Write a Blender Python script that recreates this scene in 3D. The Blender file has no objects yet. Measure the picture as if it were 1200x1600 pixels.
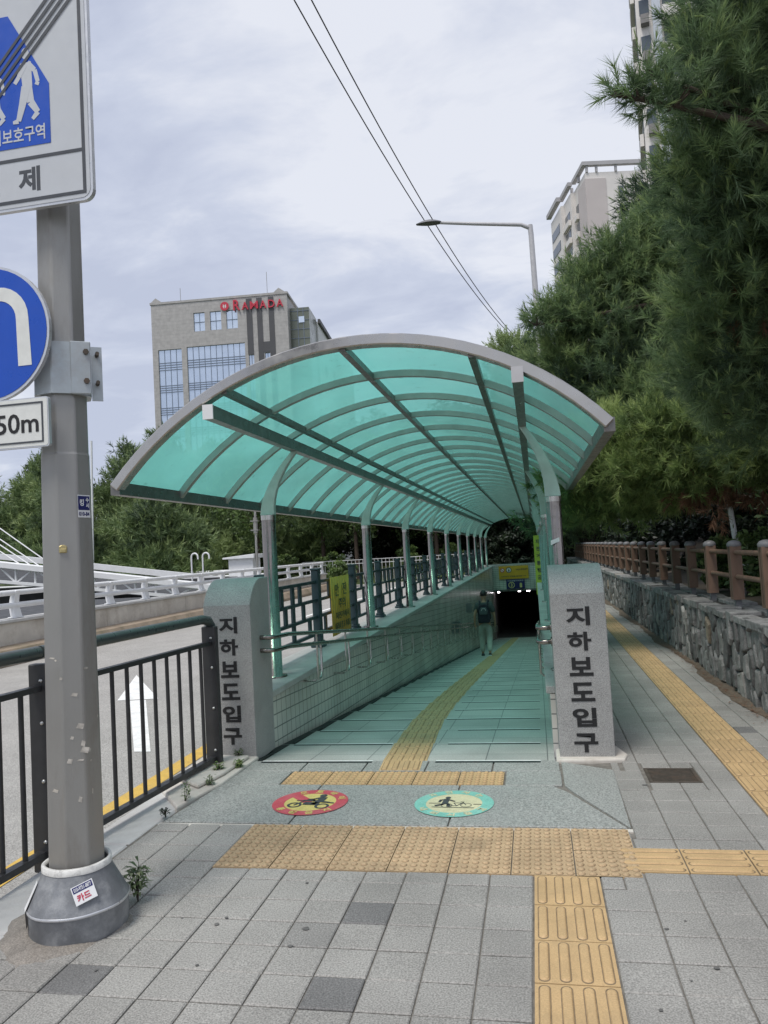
import bpy, math, random
import numpy as np
from mathutils import Vector, Matrix

D = bpy.data
SC = bpy.context.scene
COL = SC.collection
rad = math.radians
random.seed(7)
RNG = np.random.default_rng(11)

# ------------------------------------------------------------------ camera
YAW, PITCH, ROLL, EYE = .18994, .050616, .055, 1.55
def set_camera():
    f = Vector((-math.sin(YAW)*math.cos(PITCH), math.cos(YAW)*math.cos(PITCH), math.sin(PITCH)))
    r = Vector((math.cos(YAW), math.sin(YAW), 0))
    u = r.cross(f)
    r2 = r*math.cos(ROLL) - u*math.sin(ROLL)
    u2 = u*math.cos(ROLL) + r*math.sin(ROLL)
    cam = D.cameras.new('camera')
    cam.sensor_fit = 'HORIZONTAL'; cam.sensor_width = 36; cam.lens = 36
    cam.clip_start = .05; cam.clip_end = 6000
    o = D.objects.new('camera', cam)
    m = Matrix((r2, u2, -f)).transposed().to_4x4()
    m.translation = (0, 0, EYE)
    o.matrix_world = m
    COL.objects.link(o); SC.camera = o
set_camera()

# ------------------------------------------------------------------ world, sun, exposure
SUN_EL, SUN_AZ = rad(64), rad(206)          # azimuth measured clockwise from +Y
SKY_STRENGTH, SUN_STRENGTH = .1, 2.2
def set_world():
    w = D.worlds.new('World'); SC.world = w; w.use_nodes = True
    nt = w.node_tree; nt.nodes.clear()
    n = lambda t: nt.nodes.new(t)
    out = n('ShaderNodeOutputWorld'); bg = n('ShaderNodeBackground')
    bg.inputs['Strength'].default_value = SKY_STRENGTH
    sky = n('ShaderNodeTexSky'); sky.sky_type = 'NISHITA'; sky.sun_disc = False
    sky.sun_elevation = SUN_EL; sky.sun_rotation = SUN_AZ
    tc = n('ShaderNodeTexCoord'); sep = n('ShaderNodeSeparateXYZ')
    nt.links.new(tc.outputs['Generated'], sep.inputs[0])
    mx = n('ShaderNodeMath'); mx.operation = 'MAXIMUM'; mx.inputs[1].default_value = 0
    nt.links.new(sep.outputs['Z'], mx.inputs[0])
    ad = n('ShaderNodeMath'); ad.inputs[1].default_value = .22
    nt.links.new(mx.outputs[0], ad.inputs[0])
    dv = n('ShaderNodeVectorMath'); dv.operation = 'DIVIDE'
    cb = n('ShaderNodeCombineXYZ')
    for i in range(3): nt.links.new(ad.outputs[0], cb.inputs[i])
    nt.links.new(tc.outputs['Generated'], dv.inputs[0]); nt.links.new(cb.outputs[0], dv.inputs[1])
    def noise(scale, det, rough, off):
        mp = n('ShaderNodeMapping'); mp.inputs['Location'].default_value = off
        mp.inputs['Scale'].default_value = (1, 1.5, 1)
        nt.links.new(dv.outputs[0], mp.inputs[0])
        t = n('ShaderNodeTexNoise'); t.inputs['Scale'].default_value = scale
        t.inputs['Detail'].default_value = det; t.inputs['Roughness'].default_value = rough
        t.inputs['Distortion'].default_value = .3
        nt.links.new(mp.outputs[0], t.inputs['Vector']); return t
    a = noise(2.6, 8, .58, (3.1, 1.7, 0)); b = noise(1.0, 4, .5, (8.3, 2.2, 0))
    av = n('ShaderNodeMath'); av.operation = 'MULTIPLY_ADD'; av.inputs[1].default_value = .45
    nt.links.new(b.outputs[0], av.inputs[0])
    sc = n('ShaderNodeMath'); sc.operation = 'MULTIPLY'; sc.inputs[1].default_value = .55
    nt.links.new(a.outputs[0], sc.inputs[0]); nt.links.new(sc.outputs[0], av.inputs[2])
    rp = n('ShaderNodeValToRGB')
    e = rp.color_ramp.elements
    e[0].position = .425; e[0].color = (.52, .565, .70, 1)
    e[1].position = .60; e[1].color = (.79, .815, .89, 1)
    m = e.new(.50); m.color = (.60, .645, .77, 1)
    nt.links.new(av.outputs[0], rp.inputs[0])
    k = n('ShaderNodeVectorMath'); k.operation = 'SCALE'; k.inputs['Scale'].default_value = 8.6
    nt.links.new(rp.outputs[0], k.inputs[0])
    mix = n('ShaderNodeMix'); mix.data_type = 'RGBA'; mix.inputs[0].default_value = .92
    nt.links.new(sky.outputs[0], mix.inputs[6]); nt.links.new(k.outputs[0], mix.inputs[7])
    nt.links.new(mix.outputs[2], bg.inputs[0]); nt.links.new(bg.outputs[0], out.inputs[0])
    s = D.lights.new('sun', 'SUN'); s.energy = SUN_STRENGTH; s.angle = rad(20); s.color = (1, .96, .9)
    so = D.objects.new('sun', s); COL.objects.link(so)
    d = Vector((math.sin(SUN_AZ)*math.cos(SUN_EL), math.cos(SUN_AZ)*math.cos(SUN_EL), math.sin(SUN_EL)))
    so.rotation_euler = d.to_track_quat('Z', 'Y').to_euler(); so.location = d*50
set_world()
SC.view_settings.view_transform = 'Standard'; SC.view_settings.look = 'None'
SC.view_settings.exposure = 0.3; SC.view_settings.gamma = 1
SC.render.engine = 'CYCLES'
SC.cycles.transparent_max_bounces = 32
SC.cycles.max_bounces = 12; SC.cycles.diffuse_bounces = 8; SC.cycles.transmission_bounces = 8

# ------------------------------------------------------------------ materials
def mat(name, col, rough=.6, metal=0, var=.12, scale=6, bump=0, bscale=60, speck=0, sscale=140,
        stain=0, stcol=None, stscale=1.5, spec=.5, stretch=(1, 1, 1), emit=None, estr=0):
    m = D.materials.new(name); m.use_nodes = True
    nt = m.node_tree; L = nt.links.new
    p = nt.nodes['Principled BSDF']
    p.inputs['Roughness'].default_value = rough; p.inputs['Metallic'].default_value = metal
    p.inputs['Specular IOR Level'].default_value = spec
    n = nt.nodes.new
    tc = n('ShaderNodeTexCoord'); mp = n('ShaderNodeMapping'); mp.inputs['Scale'].default_value = stretch
    L(tc.outputs['Object'], mp.inputs[0])
    def nz(s, det=5, r=.6):
        t = n('ShaderNodeTexNoise'); t.inputs['Scale'].default_value = s
        t.inputs['Detail'].default_value = det; t.inputs['Roughness'].default_value = r
        L(mp.outputs[0], t.inputs['Vector']); return t.outputs[0]
    def rng_(src, a, b, lo, hi):
        r = n('ShaderNodeMapRange'); L(src, r.inputs[0])
        for i, v in enumerate((a, b, lo, hi)): r.inputs[i+1].default_value = v
        return r.outputs[0]
    c = None
    f = rng_(nz(scale), .3, .7, 1-var, 1+var)
    if speck:
        g = rng_(nz(sscale, 2, .7), .33, .67, 1-speck, 1+speck)
        q = n('ShaderNodeMath'); q.operation = 'MULTIPLY'; L(f, q.inputs[0]); L(g, q.inputs[1]); f = q.outputs[0]
    v = n('ShaderNodeVectorMath'); v.operation = 'SCALE'; v.inputs[0].default_value = col[:3]
    L(f, v.inputs['Scale']); c = v.outputs[0]
    if stain:
        s = rng_(nz(stscale, 8, .7), .5, .68, 0, stain)
        mx = n('ShaderNodeMix'); mx.data_type = 'RGBA'; L(s, mx.inputs[0]); L(c, mx.inputs[6])
        mx.inputs[7].default_value = (*(stcol or (.1, .09, .07)), 1); c = mx.outputs[2]
    L(c, p.inputs['Base Color'])
    L(rng_(nz(scale*2.3), .3, .7, max(0, rough-.12), min(1, rough+.12)), p.inputs['Roughness'])
    if bump:
        b = n('ShaderNodeBump'); b.inputs['Strength'].default_value = bump; b.inputs['Distance'].default_value = .01
        L(nz(bscale, 6, .65), b.inputs['Height']); L(b.outputs[0], p.inputs['Normal'])
    if emit:
        p.inputs['Emission Color'].default_value = (*emit, 1); p.inputs['Emission Strength'].default_value = estr
    return m

def tile_mat(name, cols, grout, axes, su, sv, gap, rough=.4, bump=.4, shear=0., var=.1, offs=0, stain=.35, speck=0):
    """rows of tiles: axes = which object axes run along and up the surface"""
    m = D.materials.new(name); m.use_nodes = True
    nt = m.node_tree; L = nt.links.new; n = nt.nodes.new
    p = nt.nodes['Principled BSDF']; p.inputs['Roughness'].default_value = rough
    tc = n('ShaderNodeTexCoord'); sp = n('ShaderNodeSeparateXYZ'); L(tc.outputs['Object'], sp.inputs[0])
    cb = n('ShaderNodeCombineXYZ'); L(sp.outputs[axes[0]], cb.inputs[0])
    ma = n('ShaderNodeMath'); ma.operation = 'MULTIPLY_ADD'; ma.inputs[1].default_value = shear
    L(sp.outputs[axes[0]], ma.inputs[0]); L(sp.outputs[axes[1]], ma.inputs[2]); L(ma.outputs[0], cb.inputs[1])
    b = n('ShaderNodeTexBrick'); L(cb.outputs[0], b.inputs['Vector'])
    b.offset = offs; b.squash = 1
    b.inputs['Color1'].default_value = (*cols[0], 1); b.inputs['Color2'].default_value = (*cols[1], 1)
    b.inputs['Mortar'].default_value = (*grout, 1); b.inputs['Scale'].default_value = 1
    b.inputs['Mortar Size'].default_value = gap; b.inputs['Mortar Smooth'].default_value = .1
    b.inputs['Brick Width'].default_value = su; b.inputs['Row Height'].default_value = sv
    t = n('ShaderNodeTexNoise'); t.inputs['Scale'].default_value = 1.2; t.inputs['Detail'].default_value = 8
    L(tc.outputs['Object'], t.inputs['Vector'])
    r = n('ShaderNodeMapRange'); L(t.outputs[0], r.inputs[0])
    for i, v in enumerate((.35, .7, 1+var, 1-stain)): r.inputs[i+1].default_value = v
    f = r.outputs[0]
    if speck:
        t2 = n('ShaderNodeTexNoise'); t2.inputs['Scale'].default_value = 150; t2.inputs['Detail'].default_value = 2
        L(tc.outputs['Object'], t2.inputs['Vector'])
        r2 = n('ShaderNodeMapRange'); L(t2.outputs[0], r2.inputs[0])
        for i, v in enumerate((.33, .67, 1-speck, 1+speck)): r2.inputs[i+1].default_value = v
        q = n('ShaderNodeMath'); q.operation = 'MULTIPLY'; L(f, q.inputs[0]); L(r2.outputs[0], q.inputs[1]); f = q.outputs[0]
    s = n('ShaderNodeVectorMath'); s.operation = 'SCALE'; L(b.outputs['Color'], s.inputs[0]); L(f, s.inputs['Scale'])
    L(s.outputs[0], p.inputs['Base Color'])
    bp = n('ShaderNodeBump'); bp.inputs['Strength'].default_value = bump; bp.inputs['Distance'].default_value = .006
    bp.invert = True
    L(b.outputs['Fac'], bp.inputs['Height']); L(bp.outputs[0], p.inputs['Normal'])
    return m

def tone_mat(name, stops, rough=.6, bump=0, bscale=30, transl=0., var=.15, nscale=20, speck=0):
    """colour picked by the face attribute 'tone' (0..1): stones, leaves, pavers"""
    m = D.materials.new(name); m.use_nodes = True
    nt = m.node_tree; L = nt.links.new; n = nt.nodes.new
    p = nt.nodes['Principled BSDF']; p.inputs['Roughness'].default_value = rough
    at = n('ShaderNodeAttribute'); at.attribute_name = 'tone'
    rp = n('ShaderNodeValToRGB'); L(at.outputs['Fac'], rp.inputs[0])
    e = rp.color_ramp.elements
    while len(e) < len(stops): e.new(.5)
    for i, (pos, c) in enumerate(stops): e[i].position = pos; e[i].color = (*c, 1)
    c = rp.outputs[0]
    tc = n('ShaderNodeTexCoord')
    def scaled(c, sc, amt, det):
        t = n('ShaderNodeTexNoise'); t.inputs['Scale'].default_value = sc; t.inputs['Detail'].default_value = det
        L(tc.outputs['Object'], t.inputs['Vector'])
        r = n('ShaderNodeMapRange'); L(t.outputs[0], r.inputs[0])
        for i, v in enumerate((.32, .68, 1-amt, 1+amt)): r.inputs[i+1].default_value = v
        s = n('ShaderNodeVectorMath'); s.operation = 'SCALE'; L(c, s.inputs[0]); L(r.outputs[0], s.inputs['Scale'])
        return s.outputs[0], t.outputs[0]
    if var: c, h = scaled(c, nscale, var, 6)
    if speck: c, _ = scaled(c, 150, speck, 2); c, _ = scaled(c, .9, .16, 9)
    L(c, p.inputs['Base Color'])
    if bump:
        t = n('ShaderNodeTexNoise'); t.inputs['Scale'].default_value = bscale; t.inputs['Detail'].default_value = 8
        L(tc.outputs['Object'], t.inputs['Vector'])
        b = n('ShaderNodeBump'); b.inputs['Strength'].default_value = bump; b.inputs['Distance'].default_value = .01
        L(t.outputs[0], b.inputs['Height']); L(b.outputs[0], p.inputs['Normal'])
    if transl:
        tr = n('ShaderNodeBsdfTranslucent'); L(c, tr.inputs[0])
        mx = n('ShaderNodeMixShader'); mx.inputs[0].default_value = transl
        L(p.outputs[0], mx.inputs[1]); L(tr.outputs[0], mx.inputs[2])
        L(mx.outputs[0], nt.nodes['Material Output'].inputs[0])
    return m

def panel_mat():
    m = D.materials.new('green_polycarbonate'); m.use_nodes = True
    nt = m.node_tree; L = nt.links.new; n = nt.nodes.new
    nt.nodes.remove(nt.nodes['Principled BSDF'])
    tr = n('ShaderNodeBsdfTransparent'); tr.inputs[0].default_value = (.40, .86, .73, 1)
    tl = n('ShaderNodeBsdfTranslucent'); tl.inputs[0].default_value = (.19, .56, .50, 1)
    df = n('ShaderNodeBsdfDiffuse'); df.inputs[0].default_value = (.14, .50, .42, 1)
    gl = n('ShaderNodeBsdfGlossy'); gl.inputs['Roughness'].default_value = .12
    fr = n('ShaderNodeFresnel'); fr.inputs[0].default_value = 1.45
    tc = n('ShaderNodeTexCoord'); mp = n('ShaderNodeMapping'); mp.inputs['Scale'].default_value = (1.2, .5, 1.2)
    L(tc.outputs['Object'], mp.inputs[0])
    t = n('ShaderNodeTexNoise'); t.inputs['Scale'].default_value = 1.6; t.inputs['Detail'].default_value = 7
    L(mp.outputs[0], t.inputs['Vector'])
    r = n('ShaderNodeMapRange'); L(t.outputs[0], r.inputs[0])
    for i, v in enumerate((.35, .7, .62, .84)): r.inputs[i+1].default_value = v
    a = n('ShaderNodeMixShader'); a.inputs[0].default_value = .15; L(tl.outputs[0], a.inputs[1]); L(df.outputs[0], a.inputs[2])
    b = n('ShaderNodeMixShader'); L(r.outputs[0], b.inputs[0]); L(tr.outputs[0], b.inputs[1]); L(a.outputs[0], b.inputs[2])
    k = n('ShaderNodeMath'); k.operation = 'MULTIPLY'; k.inputs[1].default_value = .8; L(fr.outputs[0], k.inputs[0])
    bp = n('ShaderNodeBump'); bp.inputs['Strength'].default_value = .12; bp.inputs['Distance'].default_value = .02
    t2 = n('ShaderNodeTexNoise'); t2.inputs['Scale'].default_value = 2.5; L(mp.outputs[0], t2.inputs['Vector'])
    L(t2.outputs[0], bp.inputs['Height']); L(bp.outputs[0], gl.inputs['Normal'])
    t3 = n('ShaderNodeTexNoise'); t3.inputs['Scale'].default_value = 9; t3.inputs['Detail'].default_value = 9; t3.inputs['Roughness'].default_value = .75
    L(tc.outputs['Object'], t3.inputs['Vector'])
    r3 = n('ShaderNodeMapRange'); L(t3.outputs[0], r3.inputs[0])
    for i, v in enumerate((.6, .74, 0, .75)): r3.inputs[i+1].default_value = v
    dd = n('ShaderNodeBsdfDiffuse'); dd.inputs[0].default_value = (.10, .16, .12, 1)
    b2 = n('ShaderNodeMixShader'); L(r3.outputs[0], b2.inputs[0]); L(b.outputs[0], b2.inputs[1]); L(dd.outputs[0], b2.inputs[2]); b = b2
    c = n('ShaderNodeMixShader'); L(k.outputs[0], c.inputs[0]); L(b.outputs[0], c.inputs[1]); L(gl.outputs[0], c.inputs[2])
    L(c.outputs[0], nt.nodes['Material Output'].inputs[0])
    return m

STEEL = mat('brushed_stainless', (.55, .53, .5), .26, 1, .1, 12, bump=.04, bscale=90, stretch=(1, 1, .15), stain=.25, stcol=(.2, .15, .1))
POLISH = mat('polished_stainless', (.27, .245, .225), .2, 1, .08, 10, stain=.25, stcol=(.3, .26, .22))
BEAM = mat('roof_frame_steel', (.19, .185, .175), .35, .75, .15, 8, stain=.35, stcol=(.12, .07, .04), stscale=6)
RIM = mat('satin_rim_steel', (.50, .48, .45), .3, 1, .05, 4, stain=.15, stcol=(.35, .32, .3), stscale=1.2)
RIBM = mat('rib_steel', (.40, .40, .38), .4, .7, .1, 8, stain=.2, stcol=(.25, .24, .2), stscale=5)
BRACKET = mat('grey_bracket_paint', (.45, .52, .49), .45, .1, .1, 8, stain=.2, stcol=(.2, .17, .12))
PANEL = panel_mat()
GRANITE = mat('pillar_granite', (.33, .33, .32), .6, 0, .1, 4, bump=.4, bscale=170, speck=.45, sscale=210, stain=.2, stcol=(.16, .16, .16))
INK = mat('black_carved_paint', (.012, .012, .013), .6, 0, .2, 30)
APRON = mat('apron_granite', (.29, .30, .285), .6, 0, .1, 3, bump=.2, bscale=110, speck=.45, sscale=95, stain=.3, stcol=(.2, .21, .2))
CONC = mat('pale_concrete', (.50, .50, .49), .8, 0, .15, 3, bump=.25, bscale=60, stain=.5, stcol=(.2, .18, .15))
CONC2 = mat('stained_concrete', (.58, .55, .50), .85, 0, .15, 2, bump=.2, bscale=40, stain=.6, stcol=(.34, .3, .25))
KERBB = mat('mossy_gutter_concrete', (.34, .27, .2), .9, 0, .2, 2, bump=.3, bscale=40, stain=.6, stcol=(.09, .1, .04), stscale=1.2)
MORTAR = mat('dark_joint_sand', (.17, .158, .14), .95, 0, .3, 20, bump=.3)
PAVE = tone_mat('grey_pavers', [(0, (.15, .148, .145)), (.12, (.175, .172, .168)), (.2, (.245, .238, .222)), (1, (.305, .297, .278))], .75, .3, 120, 0, .10, 2, .34)
OCHRE = mat('ochre_tactile', (.50, .345, .175), .65, 0, .12, 5, bump=.15, bscale=120, speck=.12, stain=.35, stcol=(.26, .19, .11), stscale=3)
OCHRE_WORN = mat('worn_tactile', (.44, .32, .19), .75, 0, .15, 5, bump=.25, bscale=120, speck=.18, stain=.45, stcol=(.22, .17, .11), stscale=3)
ASPHALT = mat('grey_asphalt', (.35, .338, .318), .9, 0, .1, 1.5, bump=.5, bscale=140, speck=.45, sscale=120, stain=.25, stcol=(.25, .245, .235), stscale=.9)
GRIME_SHADE = mat('tactile_grime_and_shade', (.20, .145, .085), .85, 0, .3, 30)  # grime round the bars; painted shade along with grime under the domes
YELLOW = mat('yellow_road_paint', (.62, .40, .08), .7, 0, .1, 10, speck=.15, stain=.3, stcol=(.3, .25, .15), stscale=8)
WHITE_RD = mat('white_road_paint', (.8, .8, .78), .7, 0, .1, 10, speck=.15, stain=.3, stcol=(.35, .35, .33), stscale=6)
RAILDK = mat('charcoal_rail_paint', (.035, .036, .038), .42, .2, .15, 10, stain=.2, stcol=(.08, .08, .08))
RAILTOP = mat('green_grey_rail_paint', (.06, .075, .075), .35, .2, .15, 10, stain=.2, stcol=(.12, .13, .12))
BOLT = mat('bolt_steel', (.6, .6, .58), .3, 1, .1, 40)
TEALFENCE = mat('teal_fence_paint', (.022, .05, .058), .4, .2, .15, 8, stain=.25, stcol=(.06, .08, .09))
GALV = mat('galvanised_pole', (.34, .335, .32), .42, .5, .1, 3, bump=.08, bscale=40, stretch=(1, 1, .25), stain=.65, stcol=(.19, .165, .135), stscale=3)
GALV2 = mat('galvanised_clamp', (.42, .46, .48), .45, .4, .1, 6, stain=.3, stcol=(.22, .12, .07), stscale=5)
RUBBERG = mat('grey_base_casing', (.19, .2, .215), .55, .2, .25, 8, bump=.2, bscale=40, stain=.75, stcol=(.36, .37, .38), stscale=9)
WHITEP = mat('white_paint', (.75, .76, .77), .45, 0, .06, 6, stain=.2, stcol=(.5, .48, .45))
SIGNW = mat('reflective_white', (.52, .54, .57), .4, 0, .03, 10)
SIGNW2 = mat('reflective_cream', (.70, .71, .68), .5, 0, .06, 20)
SIGNB = mat('sign_blue', (.008, .075, .46), .35, 0, .04, 6)
SIGNK = mat('sign_charcoal', (.06, .065, .075), .4, 0, .05, 10)
SIGNN = mat('sticker_navy', (.015, .018, .12), .4, 0, .05, 10)
SIGNR = mat('sticker_red', (.5, .02, .06), .4, 0, .05, 10)
ALU = mat('aluminium_edge', (.62, .63, .65), .35, .6, .05, 10)
WALLT = tile_mat('sage_wall_tile', ((.70, .66, .60), (.62, .60, .545)), (.22, .22, .21), (1, 2), .125, .112, .005, .25, .5, .055, .06)
WALLT2 = tile_mat('header_wall_tile', ((.66, .67, .62), (.60, .62, .57)), (.16, .16, .15), (0, 2), .2, .1, .006, .3, .5)
COPE = mat('coping_granite', (.44, .44, .42), .6, 0, .12, 4, bump=.2, bscale=120, speck=.25, stain=.3, stcol=(.18, .18, .16))
TREAD = tile_mat('tread_granite', ((.50, .50, .475), (.44, .445, .425)), (.18, .18, .18), (0, 1), .45, .4, .004, .45, .3, 0, .08, 0, .25, .2)
NOSE = mat('black_nosing', (.012, .014, .014), .6, 0, .1, 20)
NOSE_GLEAM = mat('nosing_gleam_paint', (.85, .85, .84), .4, .15, .1, 20)  # pale paint in place of the metal's bright reflection
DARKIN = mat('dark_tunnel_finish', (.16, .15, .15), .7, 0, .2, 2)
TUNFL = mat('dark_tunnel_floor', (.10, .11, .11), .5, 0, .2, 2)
SOIL = mat('dark_soil', (.07, .055, .04), .95, 0, .3, 3, bump=.5, bscale=30, stain=.5, stcol=(.03, .035, .015))
LAWN = mat('rough_lawn', (.055, .08, .022), .95, 0, .3, 2, bump=.5, bscale=40, stain=.5, stcol=(.03, .05, .015))
BARK = mat('pine_bark', (.07, .05, .038), .9, 0, .35, 10, bump=.8, bscale=25, stretch=(1, 1, .3))
TWIG = mat('thin_branch_bark', (.05, .038, .03), .9, 0, .3, 20)
WOODBR = mat('brown_fence_timber', (.16, .098, .066), .65, 0, .2, 8, bump=.2, bscale=40, stretch=(1, 1, .2), stain=.25, stcol=(.07, .045, .03))
CAPG = mat('grey_post_cap', (.16, .16, .165), .55, .1, .15, 20)
STONE = tone_mat('grey_wall_stones', [(0, (.09, .09, .088)), (.35, (.15, .15, .147)), (.7, (.205, .203, .196)), (.88, (.28, .275, .26)), (1, (.21, .175, .13))], .8, .8, 30, 0, .35, 12, .25)
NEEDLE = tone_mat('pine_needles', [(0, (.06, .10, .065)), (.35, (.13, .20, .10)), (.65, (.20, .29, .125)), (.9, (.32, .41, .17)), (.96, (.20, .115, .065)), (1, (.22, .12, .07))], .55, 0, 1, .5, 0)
NEEDLE_O = tone_mat('olive_pine_needles', [(0, (.095, .145, .06)), (.35, (.18, .26, .09)), (.65, (.27, .36, .125)), (.9, (.40, .49, .18)), (.96, (.22, .12, .07)), (1, (.24, .13, .08))], .55, 0, 1, .5, 0)
NEEDLE_F = tone_mat('far_pine_needles', [(0, (.07, .11, .06)), (.4, (.15, .22, .095)), (.75, (.23, .31, .125)), (1, (.34, .42, .17))], .6, 0, 1, .25, 0)
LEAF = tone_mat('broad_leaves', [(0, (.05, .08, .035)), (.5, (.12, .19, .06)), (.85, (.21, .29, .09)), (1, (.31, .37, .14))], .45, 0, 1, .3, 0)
LEAF_D = tone_mat('shade_dark_leaves', [(0, (.006, .012, .007)), (.6, (.014, .026, .012)), (1, (.03, .05, .02))], .5, 0, 1, .2, 0)  # leaf colours darkened to imitate deep shade under the trees
LEAF_P = tone_mat('pale_shrub_leaves', [(0, (.04, .075, .025)), (.5, (.10, .15, .06)), (.85, (.20, .25, .13)), (1, (.32, .34, .2))], .4, 0, 1, .3, 0)
CABLE = mat('black_cable', (.03, .03, .035), .6)
LAMPP = mat('grey_lamp_paint', (.5, .49, .49), .4, .3, .08, 5)
YBAN = mat('faded_yellow_banner', (.72, .44, .06), .6, 0, .1, 4, stain=.25, stcol=(.25, .24, .08), stscale=3)
YSIGN = mat('yellow_sign', (.62, .36, .03), .5, 0, .06, 4)
LIME = mat('lime_banner', (.42, .50, .06), .5, 0, .06, 4)
ROADRED = mat('faded_red_decal', (.50, .075, .10), .6, 0, .12, 10, speck=.15, stain=.35, stcol=(.52, .28, .28), stscale=3)
ROADYEL = mat('faded_yellow_decal', (.60, .52, .17), .6, 0, .1, 10, speck=.12)
ROADCRM = mat('faded_cream_decal', (.58, .56, .36), .6, 0, .1, 10, speck=.12)
ROADTEA = mat('faded_mint_decal', (.20, .50, .42), .6, 0, .12, 10, speck=.15, stain=.3, stcol=(.4, .55, .48), stscale=3)
DECALK = mat('grey_black_decal', (.05, .055, .06), .6, 0, .2, 30, speck=.2)

# ------------------------------------------------------------------ mesh builder
ORIG = {}
class MB:
    def __init__(s): s.v = []; s.f = []; s.mi = []; s.tone = []; s.sm = []
    def add(s, V, F, m=0, tone=0., smooth=False):
        o = len(s.v); s.v += [tuple(p) for p in V]
        for f in F:
            s.f.append([i+o for i in f]); s.mi.append(m); s.tone.append(tone); s.sm.append(smooth)
        return s
    def box(s, x0, y0, z0, x1, y1, z1, m=0, tone=0.):
        V = [(x, y, z) for z in (z0, z1) for y in (y0, y1) for x in (x0, x1)]
        return s.add(V, [(0, 2, 3, 1), (4, 5, 7, 6), (0, 1, 5, 4), (2, 6, 7, 3), (0, 4, 6, 2), (1, 3, 7, 5)], m, tone)
    def bar(s, p, q, w, h, up=(0, 0, 1), m=0):
        p, q = Vector(p), Vector(q); d = (q-p).normalized(); up = Vector(up)
        if abs(d.dot(up)) > .98: up = Vector((0, 1, 0))
        r = d.cross(up).normalized(); u = r.cross(d)
        V = [a + r*(w/2*i) + u*(h/2*j) for a in (p, q) for i, j in ((-1, -1), (1, -1), (1, 1), (-1, 1))]
        return s.add(V, [(0, 1, 2, 3), (7, 6, 5, 4), (0, 4, 5, 1), (1, 5, 6, 2), (2, 6, 7, 3), (3, 7, 4, 0)], m)
    def tube(s, pts, r, n=8, m=0, caps=True, rot=0., smooth=True):
        pts = [Vector(p) for p in pts]; k = len(pts)
        rr = r if hasattr(r, '__len__') else [r]*k
        T = [(pts[min(i+1, k-1)]-pts[max(i-1, 0)]).normalized() for i in range(k)]
        ref = Vector((0, 0, 1)) if abs(T[0].z) < .9 else Vector((1, 0, 0))
        a = T[0].cross(ref).normalized(); V = []
        for i in range(k):
            a = (a - T[i]*a.dot(T[i])).normalized(); b = T[i].cross(a)
            for j in range(n):
                t = 2*math.pi*j/n + rot
                V.append(pts[i] + (a*math.cos(t) + b*math.sin(t))*rr[i])
        F = [(i*n+j, i*n+(j+1) % n, (i+1)*n+(j+1) % n, (i+1)*n+j) for i in range(k-1) for j in range(n)]
        s.add(V, F, m, 0, smooth)
        if caps: s.add(V[:n], [tuple(range(n))[::-1]], m); s.add(V[-n:], [tuple(range(n))], m)
        return s
    def sweep(s, pts, secs, m=0):
        """secs: one list of (x,y,z) corners per station"""
        n = len(secs[0]); V = [p for sec in secs for p in sec]; k = len(secs)
        F = [(i*n+j, i*n+(j+1) % n, (i+1)*n+(j+1) % n, (i+1)*n+j) for i in range(k-1) for j in range(n)]
        F += [tuple(range(n))[::-1], tuple((k-1)*n+j for j in range(n))]
        return s.add(V, F, m)
    def lathe(s, prof, c, n=24, m=0, wob=0., smooth=True, caps=True):
        V = []
        for r, z in prof:
            for j in range(n):
                t = 2*math.pi*j/n
                w = 1 + wob*math.sin(3*t+z*9) + wob*.6*math.sin(7*t+z*23)
                V.append((c[0]+r*w*math.cos(t), c[1]+r*w*math.sin(t), c[2]+z))
        k = len(prof)
        F = [(i*n+j, i*n+(j+1) % n, (i+1)*n+(j+1) % n, (i+1)*n+j) for i in range(k-1) for j in range(n)]
        s.add(V, F, m, 0, smooth)
        if caps: s.add(V[:n], [tuple(range(n))[::-1]], m); s.add(V[-n:], [tuple(range(n))], m)
        return s
    def prism(s, poly, fn, a, b, m=0, tone=0.):
        """poly of (u,v); fn(u,v,w) -> point; extruded from w=a to w=b"""
        n = len(poly); V = [fn(u, v, a) for u, v in poly] + [fn(u, v, b) for u, v in poly]
        F = [tuple(range(n))[::-1], tuple(range(n, 2*n))] + [(i, (i+1) % n, n+(i+1) % n, n+i) for i in range(n)]
        return s.add(V, F, m, tone)
    def make(s, name, mats, o=(0, 0, 0), bevel=0., seg=1, fixn=True):
        me = D.meshes.new(name)
        V = np.array(s.v, dtype=np.float64) - np.array(o)
        me.from_pydata(V.tolist(), [], s.f)
        mats = mats if isinstance(mats, (list, tuple)) else [mats]
        for m in mats: me.materials.append(m)
        me.polygons.foreach_set('material_index', s.mi)
        me.polygons.foreach_set('use_smooth', s.sm)
        if any(s.tone):
            at = me.attributes.new('tone', 'FLOAT', 'FACE'); at.data.foreach_set('value', s.tone)
        me.update()
        if fixn:
            import bmesh
            bm = bmesh.new(); bm.from_mesh(me); bmesh.ops.recalc_face_normals(bm, faces=bm.faces); bm.to_mesh(me); bm.free()
        ob = D.objects.new(name, me); COL.objects.link(ob)
        if bevel:
            b = ob.modifiers.new('bevel', 'BEVEL'); b.width = bevel; b.segments = seg; b.limit_method = 'ANGLE'; b.angle_limit = rad(40)
        return ob

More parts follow.
